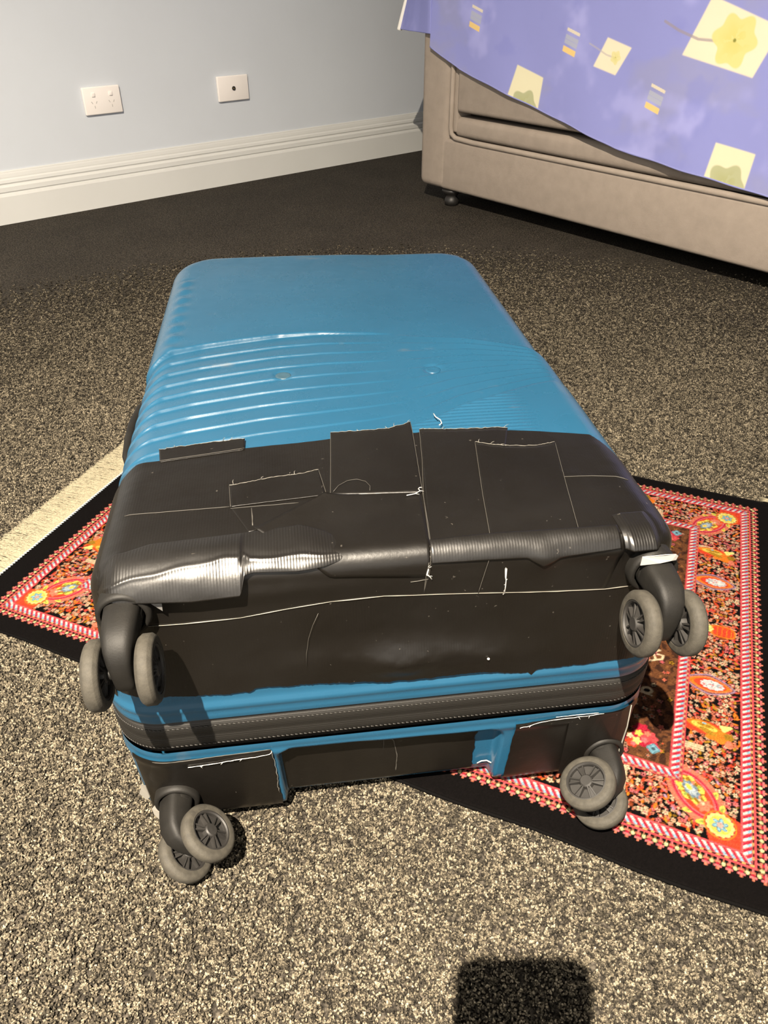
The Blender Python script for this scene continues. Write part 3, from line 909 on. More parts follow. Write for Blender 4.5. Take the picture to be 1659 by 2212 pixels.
# loose hair on the tape
P = sheet(np.array([-.041, -.036, -.028, -.020, -.013, -.010, -.011]), np.array([.078, .086, .092, .093, .089, .082, .076]), .0025)
V, F = tube(P, .00018, 4); mobj('stray_thread', V, F, M['pale_edge'], wrap)
P = sheet(np.array([-.060, -.0645, -.068, -.0700, -.0705]), np.array([-.043, -.054, -.066, -.080, -.092]), .0020)
V, F = tube(P, .00016, 4); mobj('stray_thread', V, F, M['pale_edge'], wrap)
P = sheet(np.array([.0648, .0655, .0690, .0690, .0660]), np.array([.190, .184, .178, .172, .169]), .0025)
V, F = tube(P, .0005, 5); mobj('stray_thread', V, F, M['torn'], wrap)
# front: upper layer overlapping the lower one at a long pale seam
SEAM = [(-.1985, -.0440), (-.1896, -.0418), (-.1592, -.0428), (-.1182, -.0418), (-.0835, -.0378), (-.0489, -.0345), (-.01, -.0338), (.052, -.0378), (.1255, -.0438), (.1644, -.0458), (.1886, -.0448)]
top_f = [(x, .004) for x in (-.185, -.1, 0, .1, .182)]
fr = strip(dict(top=top_f, bottom=SEAM[1:-1]), .0005, n=90, m=24)
edge_line(SEAM, fr, .00038, .00006, .0006, 'tape_edge', simple('light_seam_edge', (.13, .12, .10), .55), step=.010)
edge_line([(.0835, -.0179), (.0838, -.0250), (.0840, -.0330), (.0835, -.0408)], fr, .0007, .0009, .0009, 'torn_edge', fuzz=6)
edge_line([(.0205, -.0338), (.0215, -.0200), (.0240, -.0069)], fr, .0003, .0003, .0009, 'tape_edge', M['pale_edge'])
edge_line([(.0235, -.0120), (.0225, -.0165), (.0245, -.0190), (.0262, -.0215)], fr, .0006, .0008, .0012, 'torn_edge', fuzz=5)
edge_line([(.0100, -.0225), (.0240, -.0215)], fr, .0003, .0002, .0009, 'tape_edge', M['pale_edge'])
P = sheet(np.array([.0720]), np.array([-.1010]), .0012)
V, F = lathe([(0, .0010), (.0010, .0006), (.0012, 0), (0, -.0005)], 8); mobj('tape_speck', [(x + P[0, 0], y + P[0, 1], z + P[0, 2]) for x, y, z in V], F, M['torn'], wrap)

# the big lifted fold along the left of the front edge
def build_fold():
    ux = [-.2290, -.2240, -.2096, -.1823, -.1581, -.1129, -.0699, -.0520, -.0320, -.0270]
    uw = [-.0080, .0020, .0170, .0285, .0300, .0330, .0375, .0300, .0140, .0090]
    lx = [-.2290, -.2138, -.1907, -.1508, -.1160, -.1128, -.0751, -.0541, -.0289, -.0270]
    lw = [-.0150, -.0170, -.0135, -.0165, -.0150, -.0010, -.0030, -.0020, .0030, .0060]
    n, m = 220, 60
    xs = np.linspace(-.2280, -.0275, n); k = np.linspace(0, 1, m)[:, None]
    U = np.interp(xs, ux, uw); L_ = np.interp(xs, lx, lw)
    for _ in range(3):
        U[1:-1] = (U[:-2] + 2 * U[1:-1] + U[2:]) / 4
    X = np.tile(xs, (m, 1))
    ends = sstep(-.2285, -.205, xs) * (1 - sstep(-.070, -.0275, xs))
    PU, NU = up_face(xs, U); PL, NL = up_face(xs, L_)
    wig = .35 * (fbm(xs * 70, xs * 0, 7.7, 3) - .45)
    PU = PU + NU * (.0014 + .0040 * ends)[:, None]                       # free upper lip standing off the case
    lowp = ends * (1 - .6 * sstep(-.118, -.105, xs))
    PL = PL + NL * (.0016 + .0015 * ends)[:, None] + np.array([0, -1, 0]) * (.0085 * lowp)[:, None]
    kc = np.interp(xs, [-.2285, -.20, -.13, -.115, -.108, -.03], [.34, .40, .52, .50, .40, .40]) + .012 * np.sin(xs * 150) + .25 * wig * np.exp(-((xs + .118) / .02) ** 2)
    wc = L_ + (U - L_) * kc
    PC, NC = up_face(xs, wc)
    n45 = np.array([0, -.72, .69])
    PC = PC + n45 * (.0016 + .0052 * ends + .0020 * wig * ends)[:, None]
    kk = k[:, :, None]
    ctl = 2 * PC - .5 * (PL + PU)                                       # smooth arch through the crest
    P = (1 - kk) ** 2 * PL[None] + 2 * kk * (1 - kk) * ctl[None] + kk ** 2 * PU[None]
    bulge = np.where(k < kc[None], np.sin(np.clip(k / kc[None], 0, 1) * math.pi), np.sin(np.clip((k - kc[None]) / (1 - kc[None]), 0, 1) * math.pi))
    ridge = np.exp(-((k - kc[None]) / .035) ** 2)
    P = P + n45 * ((.0009 * ridge + .0016 * (fbm(X * 30 + 2, k * 2.2 + 0 * X, 7.7, 3) - .45) * bulge) * ends[None])[..., None]
    for _ in range(2):
        P[1:-1] = (P[:-2] + 2 * P[1:-1] + P[2:]) / 4
    o = grid_obj('tape_fold', P, M['tape_ribbed'], suit)
    o['label'] = 'shiny creased fold of duct tape'
    sd = o.modifiers.new('thick', 'SOLIDIFY'); sd.thickness = .0006; sd.offset = -1
build_fold()

def awning(x0, x1, out):
    xs = np.linspace(x0, x1, 40); ws = np.linspace(-.0075, .024, 30)
    X, W_ = np.meshgrid(xs, ws)
    P, N = up_face(X, W_)
    side = sstep(x0, x0 + .006, X) * (1 - sstep(x1 - .006, x1, X))
    P = P + N * (.0022 + .0012 * side)[..., None]
    P[..., 1] -= out * (1 - sstep(-.0075, .016, W_)) * (.5 + .5 * side)
    o = grid_obj('tape_strip', P, M['tape_ribbed'], suit)
    sd = o.modifiers.new('thick', 'SOLIDIFY'); sd.thickness = .0005; sd.offset = -1
awning(.1760, .2050, .0065)
# ---- lower shell tape
def lo_sheet(x, d, lift):
    x = np.asarray(x, float); d = np.asarray(d, float)
    P, N = lo_face(x, d)
    return P + N * (lo_disp(x, d) + lip_relief(ZL - d) * .6 + lift + .0006 * fbm(x * 40, d * 40, 3.7))[..., None]
def lo_strip(x0, x1, top, bot, lift=.0011, n=60, m=40, jag=(0, 0), mat=None, tjag=0.0):
    """x0, x1 may be functions of d for torn side edges; top, bot functions of x"""
    k = np.linspace(0, 1, m)
    a = x0 + jag[0] * (fbm(k * 14, k * 0, 1.9) - .45) * 2; b = x1 + jag[1] * (fbm(k * 14, k * 0 + 4, 5.9) - .45) * 2
    X = a[:, None] + (b - a)[:, None] * np.linspace(0, 1, n)[None]
    T_, B_ = top(X), bot(X)
    T_ = T_ + tjag * (fbm(X * 160, X * 0, 2.5) - .45)
    Dg = B_ + (T_ - B_) * k[:, None]
    o = grid_obj('tape_strip', lo_sheet(X, Dg, lift), mat or M['tape'], suit)
    return o
fl = lambda v: (lambda x: np.full(np.shape(x), v))
tl = lo_strip(-SA, -.1035, lambda x: .0930 + .001 * sstep(-.15, -.1, x), fl(.0005), jag=(0, .0016))
tr = lo_strip(.1035, SA, lambda x: .0925 + .003 * sstep(.1, .15, x), fl(.0005), jag=(.0008, 0), tjag=.001)
tm = lo_strip(-.0975, .0740, lambda x: .0850 - .003 * sstep(-.05, .08, x), fl(.0005), jag=(0, .0030), lift=.0016, tjag=.0008)
def lo_line(pts, parent, rad, jag, lift=.0020, mat=None, name='torn_edge', fuzz=0):
    a = np.array(pts, float)
    d = np.concatenate([[0], np.cumsum(np.hypot(*np.diff(a, axis=0).T))]); t = np.linspace(0, d[-1], max(3, int(d[-1] / .003)))
    x, z = np.interp(t, d, a[:, 0]), np.interp(t, d, a[:, 1])
    z[1:-1] += [rng.uniform(-1, 1) * jag for _ in z[1:-1]]; x[1:-1] += [rng.uniform(-1, 1) * jag * .7 for _ in x[1:-1]]
    P = lo_sheet(x, z, lift)
    parts = [tube(P, [rad * rng.uniform(.6, 1.3) for _ in x], 5)]
    for _ in range(fuzz):
        q = Vector(P[rng.randrange(len(P))]); dd = Vector((rng.uniform(-1, 1), -.6, rng.uniform(-1, 1))).normalized() * .0025
        parts.append(tube([q, q + dd], [.0003, .0001], 4))
    V, F = join(*parts)
    return mobj(name, V, F, mat or M['torn'], parent)
lo_line([(-.1728, .0830), (-.1500, .0850), (-.1371, .0872), (-.1250, .0885), (-.1060, .0895), (-.1030, .0925)], tl, .0003, .0004, fuzz=6)
lo_line([(-.1035, .093), (-.1030, .075), (-.1030, .055), (-.1045, .040), (-.1040, .030)], tl, .0003, .0007, .0014, M['torn_thread'])
lo_line([(-.2000, .0915), (-.1700, .0920), (-.1400, .0935), (-.1040, .0945)], tl, .0003, .0001, .0013, M['pale_edge'], 'tape_edge')
lo_line([(.1066, .0890), (.1150, .0905), (.1224, .0930), (.1400, .0940), (.1707, .0950), (.1800, .0955)], tr, .0003, .0004, fuzz=5)
lo_line([(.1371, .0975), (.1600, .0975), (.1750, .0970)], tr, .00028, .0002, .0016)
lo_line([(-.0037, .0800), (.0005, .0700), (.0035, .0500), (.0030, .0250)], tm, .0005, .0004, .0020, M['pale_edge'])
lo_line([(-.0095, .0800), (-.0085, .0700), (-.0090, .0600)], tm, .0003, .0003, .0020, M['pale_edge'])
lo_line([(.0800, .0235), (.0830, .0260), (.0880, .0265), (.0930, .0240)], tm, .0008, .0005, .0025)
# loose flap standing out at the lower right corner, and torn scraps on the lower left
def flap(pts, nrm, mat, name='tape_flap', parent=suit, thick=.0006):
    V = [Vector(p) for p in pts]
    me = [tuple(v) for v in V] + [tuple(v + Vector(nrm) * thick) for v in V]
    n = len(V)
    F = [tuple(range(n)), tuple(range(2 * n - 1, n - 1, -1))] + [(i, i + n, (i + 1) % n + n, (i + 1) % n) for i in range(n)]
    return mobj(name, me, F, mat, parent, smooth=False)
yf = -SB - .0022
fp = flap([(.150, yf + .0004, .093), (.176, yf, .094), (.1960, yf + .001, .095), (.2045, yf + .003, .0990), (.2055, yf + .002, .072), (.2035, yf + .001, .038), (.2015, yf - .001, .0040), (.196, yf, .006), (.150, yf + .001, .016)], (0, .2, 0), M['tape'])
V, F = tube([(.2045, yf + .003, .0990), (.2055, yf + .002, .072), (.2035, yf + .001, .038), (.2015, yf - .001, .0040)], [.0005, .0007, .0009, .0012], 6)
mobj('torn_edge', V, F, M['torn_thread'], fp)
for pts in ([(-.2110, -.3480, .0560), (-.2140, -.3490, .0600), (-.2150, -.3495, .0545), (-.2170, -.3500, .0500), (-.2140, -.3505, .0440), (-.2115, -.3510, .0415), (-.2090, -.3510, .0450)],
            [(-.2070, -.3520, .0330), (-.2095, -.3530, .0310), (-.2085, -.3545, .0250), (-.2050, -.3560, .0190), (-.2005, -.3570, .0160), (-.1980, -.3560, .0190), (-.2010, -.3550, .0240)]):
    flap(pts, (.3, 1, 0), M['torn_thread'], 'torn_scrap', suit, .0008)
# turned-over white lining above the right upper wheel, and a grey scrap over the left one
flap([(.1740, yf - .0078, .2665), (.1735, yf - .0088, .2750), (.1900, yf - .0096, .2760), (.1985, yf - .0090, .2750), (.2010, yf - .0080, .2725), (.2005, yf - .0075, .2685), (.1970, yf - .0082, .2688), (.1880, yf - .0085, .2675)], (0, 1, 0), M['torn'], 'tape_lining', suit, .0006)
flap([(-.1750, yf - .001, .2705), (-.1620, yf - .001, .2720), (-.1630, yf - .001, .2570)], (0, 1, 0), simple('grey_tape_back', (.09, .088, .085), .6), 'tape_lining', suit, .0006)
flap([(.2085, yf + .004, .2620), (.2140, yf + .010, .2600), (.2130, yf + .012, .2510), (.2075, yf + .006, .2550)], (0, 1, 0), M['tape'], 'tape_flap', suit, .0006)

# ---------------------------------------------------------------- casters
def rrect_loft(path, sizes, n=16, pw=3.0):
    """superellipse sections along a path in the y-z plane; sizes (half width x, half height)"""
    pts = [Vector(p) for p in path]; V, F = [], []; m = len(pts)
    for i, p in enumerate(pts):
        t = (pts[min(i + 1, m - 1)] - pts[max(i - 1, 0)]).normalized()
        a = Vector((1, 0, 0)); b = t.cross(a).normalized()
        for k in range(n):
            th = 2 * math.pi * k / n; c, s = math.cos(th), math.sin(th)
            c = math.copysign(abs(c) ** (2 / pw), c); s = math.copysign(abs(s) ** (2 / pw), s)
            V.append(p + a * (sizes[i][0] * c) + b * (sizes[i][1] * s))
    for i in range(m - 1):
        for k in range(n):
            k2 = (k + 1) % n; F.append((i * n + k, (i + 1) * n + k, (i + 1) * n + k2, i * n + k2))
    F.append(tuple(range(n))); F.append(tuple((m - 1) * n + k for k in range(n))[::-1])
    return V, F

AXY, TRL, WR, WW, WO = -.0345, -.0215, .0240, .0115, .0170
def caster_meshes():
    out = {}
    # stem and arm
    V1, F1 = lathe([(0, .012), (.0125, .012), (.0130, -.002), (.0126, -.0055), (.0110, -.0065), (0, -.0065)], 28, 'y')
    V2, F2 = rrect_loft([(0, -.003, .001), (0, -.010, .0008), (0, -.019, .0003), (0, -.0270, -.0010), (0, -.0325, -.0042), (0, -.0362, -.0100), (0, -.0372, -.0170), (0, -.0368, -.0250), (0, -.0362, -.0305), (0, -.0358, -.0330), (0, -.0357, -.0338)],
                        [(.0122, .0118), (.0119, .0114), (.0115, .0110), (.0108, .0104), (.0094, .0092), (.0082, .0076), (.0074, .0066), (.0071, .0064), (.0069, .0060), (.0058, .0046), (.003, .002)], 24, 3.6)
    V3, F3 = lathe([(0, -WO - .004), (.0042, -WO - .004), (.0042, WO + .004), (0, WO + .004)], 14, 'x')
    V3 = [(x, y + AXY, z + TRL) for x, y, z in V3]
    V, F = join((V1, F1), (V2, F2), (V3, F3))
    out['arm'] = (V, F)
    prof = [(-WW / 2, .0172), (-WW / 2, .0206), (-WW / 2 + .0008, .0224), (-WW / 2 + .0024, .0235), (-WW / 4, WR), (WW / 4, WR), (WW / 2 - .0024, .0235), (WW / 2 - .0008, .0224), (WW / 2, .0206), (WW / 2, .0172), (-WW / 2, .0172)]
    out['tyre'] = lathe([(r, h) for h, r in prof], 56, 'x')
    # hub: rim ring, thin back web, cap and six double-bladed spokes on each face
    parts = [lathe([(.0174, -WW / 2 + .0006), (.0174, WW / 2 - .0006), (.0160, WW / 2 - .0004), (.0152, WW / 2 - .0016), (.0152, -WW / 2 + .0016), (.0160, -WW / 2 + .0004), (.0174, -WW / 2 + .0006)], 48, 'x'),
             lathe([(.0153, -.0008), (.0153, .0008), (0, .0008), (0, -.0008), (.0153, -.0008)], 40, 'x'),
             lathe([(0, -WW / 2 - .0004), (.0046, -WW / 2 - .0004), (.0056, -WW / 2 + .0006), (.0060, -WW / 2 + .0024), (.0060, WW / 2 - .0024), (.0056, WW / 2 - .0006), (.0046, WW / 2 + .0004), (0, WW / 2 + .0006)], 28, 'x')]
    for side in (-1, 1):
        for k in range(6):
            a = k * math.pi / 3 + .25
            for da, r0, r1 in ((-.16, .0048, .0156), (.16, .0048, .0156)):
                aa = a + da; c, s = math.cos(aa), math.sin(aa); t = .00055
                x0, x1 = side * .0006, side * (WW / 2 - .0010)
                V, F = [], []
                for r, xt in ((r0, x1 + side * .0006), (r1, x1 - side * .0012)):
                    for x in (x0, xt):
                        for q in (-t, t):
                            V.append((x, r * c - q * s, r * s + q * c))
                F = [(0, 1, 3, 2), (4, 6, 7, 5), (0, 4, 5, 1), (2, 3, 7, 6), (0, 2, 6, 4), (1, 5, 7, 3)]
                parts.append((V, F))
            # web between the two blades
            V = []
            for r, xt in ((.0048, side * (WW / 2 - .0022)), (.0150, side * (WW / 2 - .0036))):
                for da in (-.15, .15):
                    for x in (side * .0006, xt):
                        V.append((x, r * math.cos(a + da), r * math.sin(a + da)))
            parts.append((V, [(0, 1, 3, 2), (4, 6, 7, 5), (1, 5, 7, 3), (0, 2, 6, 4), (0, 4, 5, 1), (2, 3, 7, 6)]))
    out['hub'] = join(*parts)
    return out
CM = caster_meshes()

def make_caster():
    c = mobj('caster', *CM['arm'], M['black_plastic'], suit, sharp=50)
    for sx in (-1, 1):
        t = mobj('tyre', *CM['tyre'], M['tyre'], c, sharp=60); t.location = (sx * WO, AXY, TRL)
        h = mobj('wheel_hub', *CM['hub'], M['hub'], c, sharp=30); h.location = (sx * WO, AXY, TRL); h.rotation_euler = (.3 * sx, 0, 0)
    col = [(.0140, .020), (.0184, .020), (.0190, -.001), (.0182, -.0040), (.0162, -.0050), (.0150, -.0045), (.0143, .001), (.0140, .020)]
    k = mobj('swivel_collar', *lathe(col, 36, 'y'), M['black_plastic'], c, sharp=50)
    return c
c0 = make_caster()
SPOTS = [((-.1890, -SB - .0010, .2565), 2), ((.1890, -SB - .0010, .2540), -6), ((-.1870, -SB + .0010, .0390), 50), ((.1890, -SB + .0010, .0400), -62)]
for i, (pos, ph) in enumerate(SPOTS):
    if i == 0: c = c0
    else:
        c = c0.copy(); link(c, suit)
        for ch in list(c0.children):
            d = ch.copy(); link(d, c)
    c.location = pos; c.rotation_euler = (0, -math.radians(ph), 0)

# ================================================================ THE RUG
R0 = np.array([-0.4551, 0.6752]); RE1 = np.array([0.9220, -0.3872]); RE2 = np.array([0.3515, 0.9362])
RL, RW = 0.8340, 0.5523                      # woven field between the outer pink lines
S0, S1, T0, T1 = -.045, RL + .030, -.035, RW + .030
def paint_rug(px=.0005):
    ns, nt = int((S1 - S0) / px), int((T1 - T0) / px)
    s1 = S0 + (np.arange(ns) + .5) * px; t1 = T0 + (np.arange(nt) + .5) * px
    Sg, Tg = np.meshgrid(s1, t1)
    C = np.empty((nt, ns, 3), np.float32)
    black = np.array((.004, .003, .003)); C[:] = black
    pink = np.array((.62, .075, .085)); rose = np.array((.66, .16, .17)); crim = np.array((.45, .018, .045)); cream = np.array((.78, .60, .38)); white = np.array((.80, .76, .68))
    teal = np.array((.13, .30, .36)); sky = np.array((.26, .52, .66)); yel = np.array((.80, .60, .10)); lemon = np.array((.78, .74, .22)); org = np.array((.80, .20, .02)); red = np.array((.68, .06, .025))
    ochre = np.array((.42, .22, .02)); salmon = np.array((.70, .20, .12)); brown = np.array((.145, .055, .022)); green = np.array((.30, .38, .07)); lilac = np.array((.42, .26, .38))
    d = np.minimum(np.minimum(Sg, RL - Sg), np.minimum(Tg, RW - Tg))    # inwards from the outer pink line
    horiz = np.minimum(Tg, RW - Tg) < np.minimum(Sg, RL - Sg)
    along = np.where(horiz, Sg, Tg)
    def put(mask, col): C[mask] = col
    # --- local painters
    def win(cs, ct, r):
        i0 = max(0, int((cs - r - S0) / px)); i1 = min(ns, int((cs + r - S0) / px) + 2)
        j0 = max(0, int((ct - r - T0) / px)); j1 = min(nt, int((ct + r - T0) / px) + 2)
        return slice(j0, j1), slice(i0, i1)
    def ell(cs, ct, a, b, rot, col, al=1.0, lob=0, amp=0.0, ph=0.0, power=2.0):
        J, I = win(cs, ct, max(a, b) * 1.3)
        if J.start >= J.stop or I.start >= I.stop: return
        x, y = Sg[J, I] - cs, Tg[J, I] - ct
        c, s = math.cos(rot), math.sin(rot); u, v = (x * c + y * s) / a, (-x * s + y * c) / b
        r = (np.abs(u) ** power + np.abs(v) ** power) ** (1 / power)
        lim = 1.0 if not lob else 1 + amp * np.cos(lob * np.arctan2(v, u) + ph)
        m = r < lim
        W = C[J, I]; W[m] = W[m] * (1 - al) + col * al
    def seg(a, b, wd, col):
        a, b = np.array(a), np.array(b); c = (a + b) / 2; J, I = win(c[0], c[1], np.hypot(*(b - a)) / 2 + wd)
        if J.start >= J.stop or I.start >= I.stop: return
        x, y = Sg[J, I] - a[0], Tg[J, I] - a[1]; e = b - a
        k = np.clip((x * e[0] + y * e[1]) / (e @ e + 1e-12), 0, 1)
        C[J, I][np.hypot(x - k * e[0], y - k * e[1]) < wd] = col
    rnd = random.Random(23)
    def floret(cs, ct, r, col, mid):
        ph = rnd.uniform(0, 6)
        ell(cs, ct, r * 1.28, r * 1.28, 0, black, .85)
        ell(cs, ct, r, r * rnd.uniform(.7, 1), ph, col, 1, rnd.choice((4, 5, 5, 6)), .30, ph)
        ell(cs, ct, r * .38, r * .38, 0, mid)
        if rnd.random() < .5: ell(cs, ct, r * .14, r * .14, 0, black)
    # --- inner field
    inner = d > .0755
    put(inner, brown)
    n_ = fbm(Sg * 190, Tg * 190, 4.0, 2)
    put(inner & (n_ > .56), np.array((.25, .10, .035))); put(inner & (n_ < .30), np.array((.055, .022, .012)))
    for _ in range(1500):
        cs, ct = rnd.uniform(.08, RL - .08), rnd.uniform(.08, RW - .08)
        floret(cs, ct, rnd.uniform(.0018, .0032), rnd.choice([salmon * .8, cream * .55, rose * .8, ochre, brown * 1.8, np.array((.40, .22, .14))]), rnd.choice([red, pink, black]))
    # --- main band
    band = (d > .012) & (d < .064)
    put(band, black)
    n2 = fbm(Sg * 240 + 5, Tg * 240, 6.0, 2); put(band & (n2 > .53), np.array((.16, .035, .012))); put(band & (n2 > .60), np.array((.30, .06, .018)))
    n2 = fbm(Sg * 160, Tg * 200 + 9, 2.0, 2); put(band & (n2 > .62), ochre * .6)
    cells = []
    g = .0054
    for i in range(int(RL / g)):
        for j in range(int(RW / g)):
            cs, ct = (i + .5 + rnd.uniform(-.32, .32)) * g, (j + .5 + rnd.uniform(-.32, .32)) * g
            dd = min(cs, RL - cs, ct, RW - ct)
            if .0145 < dd < .062: cells.append((cs, ct))
    rnd.shuffle(cells)
    for cs, ct in cells:                                        # red and orange tendrils
        if rnd.random() < .9:
            a = rnd.uniform(0, 6.28); col = rnd.choice([red, org, salmon, salmon, np.array((.55, .10, .03)), pink])
            p = np.array((cs, ct)); L_ = rnd.uniform(.0022, .0042)
            for k in range(4):
                q = p + L_ * .6 * np.array((math.cos(a), math.sin(a))); seg(p, q, rnd.uniform(.0005, .0010), col); p = q; a += rnd.uniform(.2, .7)
    for cs, ct in cells:
        k = rnd.random()
        if k < .40: floret(cs, ct, rnd.uniform(.0015, .0029), rnd.choice([cream, cream, np.array((.74, .50, .30)), np.array((.66, .42, .27))]) * rnd.uniform(.75, 1.05), rnd.choice([rose, pink, salmon]))
        elif k < .76: floret(cs, ct, rnd.uniform(.0013, .0025), rnd.choice([salmon, rose, np.array((.75, .38, .25))]), rnd.choice([cream, red, black]))
        elif k < .96: ell(cs, ct, rnd.uniform(.002, .0036), .0012, rnd.uniform(0, 3), rnd.choice([org, red, ochre]))
    # --- motifs, laid out for one quarter and mirrored
    def sym(cs, ct, rot):
        for fs in (0, 1):
            for ft in (0, 1):
                yield (RL - cs if fs else cs), (RW - ct if ft else ct), (rot if (fs + ft) % 2 == 0 else math.pi - rot), (-1 if fs else 1), (-1 if ft else 1)
    def M_(cs, ct, fs, ft, ds, dt): return cs + fs * ds, ct + ft * dt
    # corner: red ground, medallion, yellow roundel, leaves
    for cs, ct, rot, fs, ft in sym(.0305, .0315, math.radians(49)):
        ell(*M_(cs, ct, fs, ft, -.006, -.006), .0150, .0150, 0, red, 1, 0, 0, 0, 5)
        ell(*M_(cs, ct, fs, ft, .020, .022), .034, .021, rot, salmon * .9)
        for k in range(26):
            a = k / 26 * 6.283
            ell(*M_(cs, ct, fs, ft, .020 + .026 * math.cos(a) - .010 * math.sin(a), .022 + .026 * math.sin(a) + .008 * math.cos(a)), .0022, .0012, a, rnd.choice([rose, org, lilac, pink]))
        for k, (ds, dt) in enumerate(((-.0020, .0135), (.0125, -.0030), (.004, .026), (.024, .005))):
            ell(*M_(cs, ct, fs, ft, ds, dt), .0072, .0028, (1.9 if k % 2 == 0 else -.35) if fs * ft > 0 else (math.pi - (1.9 if k % 2 == 0 else -.35)), yel)
            ell(*M_(cs, ct, fs, ft, ds, dt), .0048, .0013, (1.9 if k % 2 == 0 else -.35) if fs * ft > 0 else (math.pi - (1.9 if k % 2 == 0 else -.35)), green)
        m = M_(cs, ct, fs, ft, .0210, .0230)
        ell(*m, .0275, .0165, rot, pink * 1.05); ell(*m, .0262, .0154, rot, crim); ell(*m, .0240, .0138, rot, rose); ell(*m, .0222, .0123, rot, red)
        m2 = M_(cs, ct, fs, ft, .0245, .0270)
        ell(*m2, .0165, .0105, rot, yel, 1, 7, .10); ell(*m2, .0140, .0082, rot, ochre * .7, 1, 9, .14)
        for k in range(9):
            a = k / 9 * 6.283; ell(m2[0] + .0092 * math.cos(a), m2[1] + .0080 * math.sin(a), .0026, .0014, a, rnd.choice([yel, green, salmon]))
        ell(*m2, .0098, .0058, rot, np.array((.17, .24, .31)), 1, 8, .10); ell(*m2, .0072, .0040, rot, np.array((.42, .50, .56)), 1, 6, .16)
        m3 = M_(cs, ct, fs, ft, .0265, .0290); ell(*m3, .0036, .0022, rot, yel)
        m4 = M_(cs, ct, fs, ft, .0120, .0135); ell(*m4, .0052, .0070, rot, salmon, 1, 6, .18); ell(*M_(cs, ct, fs, ft, .0135, .0155), .0016, .0016, 0, cream); ell(*M_(cs, ct, fs, ft, .0165, .0180), .0014, .0014, 0, cream)
        r_ = M_(cs, ct, fs, ft, -.0015, -.0010)
        ell(*r_, .0142, .0142, 0, org); ell(*r_, .0128, .0128, 0, crim); ell(*r_, .0118, .0118, 0, lemon, 1, 14, .05); ell(*r_, .0092, .0092, 0, yel * .95)
        for k in range(6):
            a = k / 6 * 6.283 + .3; ell(r_[0] + .0044 * math.cos(a), r_[1] + .0044 * math.sin(a), .0032, .0019, a + .4, teal, 1); ell(r_[0] + .0047 * math.cos(a), r_[1] + .0047 * math.sin(a), .0019, .0009, a + .4, sky)
        ell(*r_, .0026, .0026, 0, np.array((.75, .35, .28)), 1, 5, .2)
    def side_motifs(kind, cs, ct, rot):
        c, s = math.cos(rot), math.sin(rot)
        P = lambda u, v: (cs + u * c - v * s, ct + u * s + v * c)
        if kind == 'eye':            # pale oval in an orange lens
            ell(*P(0, .0), .0265, .0150, rot, lilac * .9, 1, 0, 0, 0, 1.35); ell(*P(0, 0), .0245, .0128, rot, black, 1, 0, 0, 0, 1.35)
            ell(*P(0, 0), .0235, .0118, rot, salmon, 1, 0, 0, 0, 1.4); ell(*P(0, 0), .0215, .0098, rot, org, 1, 0, 0, 0, 1.5); ell(*P(.001, 0), .0165, .0084, rot, red, 1, 0, 0, 0, 1.7)
            ell(*P(.003, 0), .0118, .0066, rot, np.array((.62, .62, .62)), 1, 11, .07)
            for k in range(22):
                a = rnd.uniform(0, 6.28); q = rnd.uniform(0, 1) ** .5
                ell(*P(.003 + .0095 * q * math.cos(a), .0052 * q * math.sin(a)), .0014, .0009, a, rnd.choice([white, white, np.array((.30, .34, .38)), rose]))
        elif kind == 'fish':         # flame coloured leaf
            ell(*P(-.002, 0), .0240, .0085, rot + .12, red, 1, 0, 0, 0, 1.5); ell(*P(.010, -.006), .0120, .0085, rot, org, 1, 5, .15)
            ell(*P(-.004, .002), .0165, .0064, rot - .1, org, 1, 0, 0, 0, 1.6); ell(*P(-.003, .0015), .0125, .0045, rot - .1, yel * .9); ell(*P(-.002, .0030), .0085, .0022, rot - .1, ochre)
            ell(*P(.001, -.004), .0090, .0030, rot - .35, ochre); ell(*P(-.003, .0055), .0018, .0012, rot, sky)
            ell(*P(.017, .006), .0058, .0036, rot + .5, lemon * 1.02, 1, 3, .25); ell(*P(.020, -.004), .0050, .0044, rot, ochre * .8, 1, 6, .15)
            ell(*P(.0205, -.0135), .0035, .0050, rot, salmon)
        elif kind == 'basket':
            ell(*P(.005, 0), .0140, .0100, rot, org, 1, 0, 0, 0, 3); ell(*P(.005, 0), .0120, .0082, rot, red, 1, 0, 0, 0, 3)
            for k in range(5): seg(P(-.006 + k * .005, -.007), P(-.005 + k * .005, .007), .0005, org)
            ell(*P(-.012, .001), .0068, .0058, rot, lemon, 1, 7, .1); ell(*P(-.0125, -.001), .0032, .0030, rot, green)
        elif kind == 'ladder':
            for k in (-.0026, 0, .0026): seg(P(-.014, k), P(.008, k), .0010, cream * .85)
    def ladder_all():
        for cs, ct, rot, fs, ft in sym(.040, .110, 0):
            side_motifs('ladder', cs + fs * .014, ct, 0)
        for cs, ct, rot, fs, ft in sym(.116, .040, 0):
            side_motifs('ladder', cs, ct + ft * .012, math.pi / 2)
    ladder_all()
    for sgn, cs in ((1, RL - .042), (-1, .042)):
        r0 = 0 if sgn > 0 else math.pi
        for ct, kd in ((.1375, 'fish'), (.1985, 'eye'), (.2865, 'basket'), (.3740, 'eye'), (.4352, 'fish')):
            side_motifs(kd, cs + sgn * (-.001 if kd != 'basket' else .006), ct, r0)
    for sgn, ct in ((-1, .040), (1, RW - .040)):
        r0 = math.pi / 2 * sgn
        for q, kd in ((.140, 'fish'), (.205, 'eye'), (.275, 'basket'), (.345, 'eye'), (.42, 'fish')):
            for cs in {q, RL - q}: side_motifs(kd, cs, ct, r0)
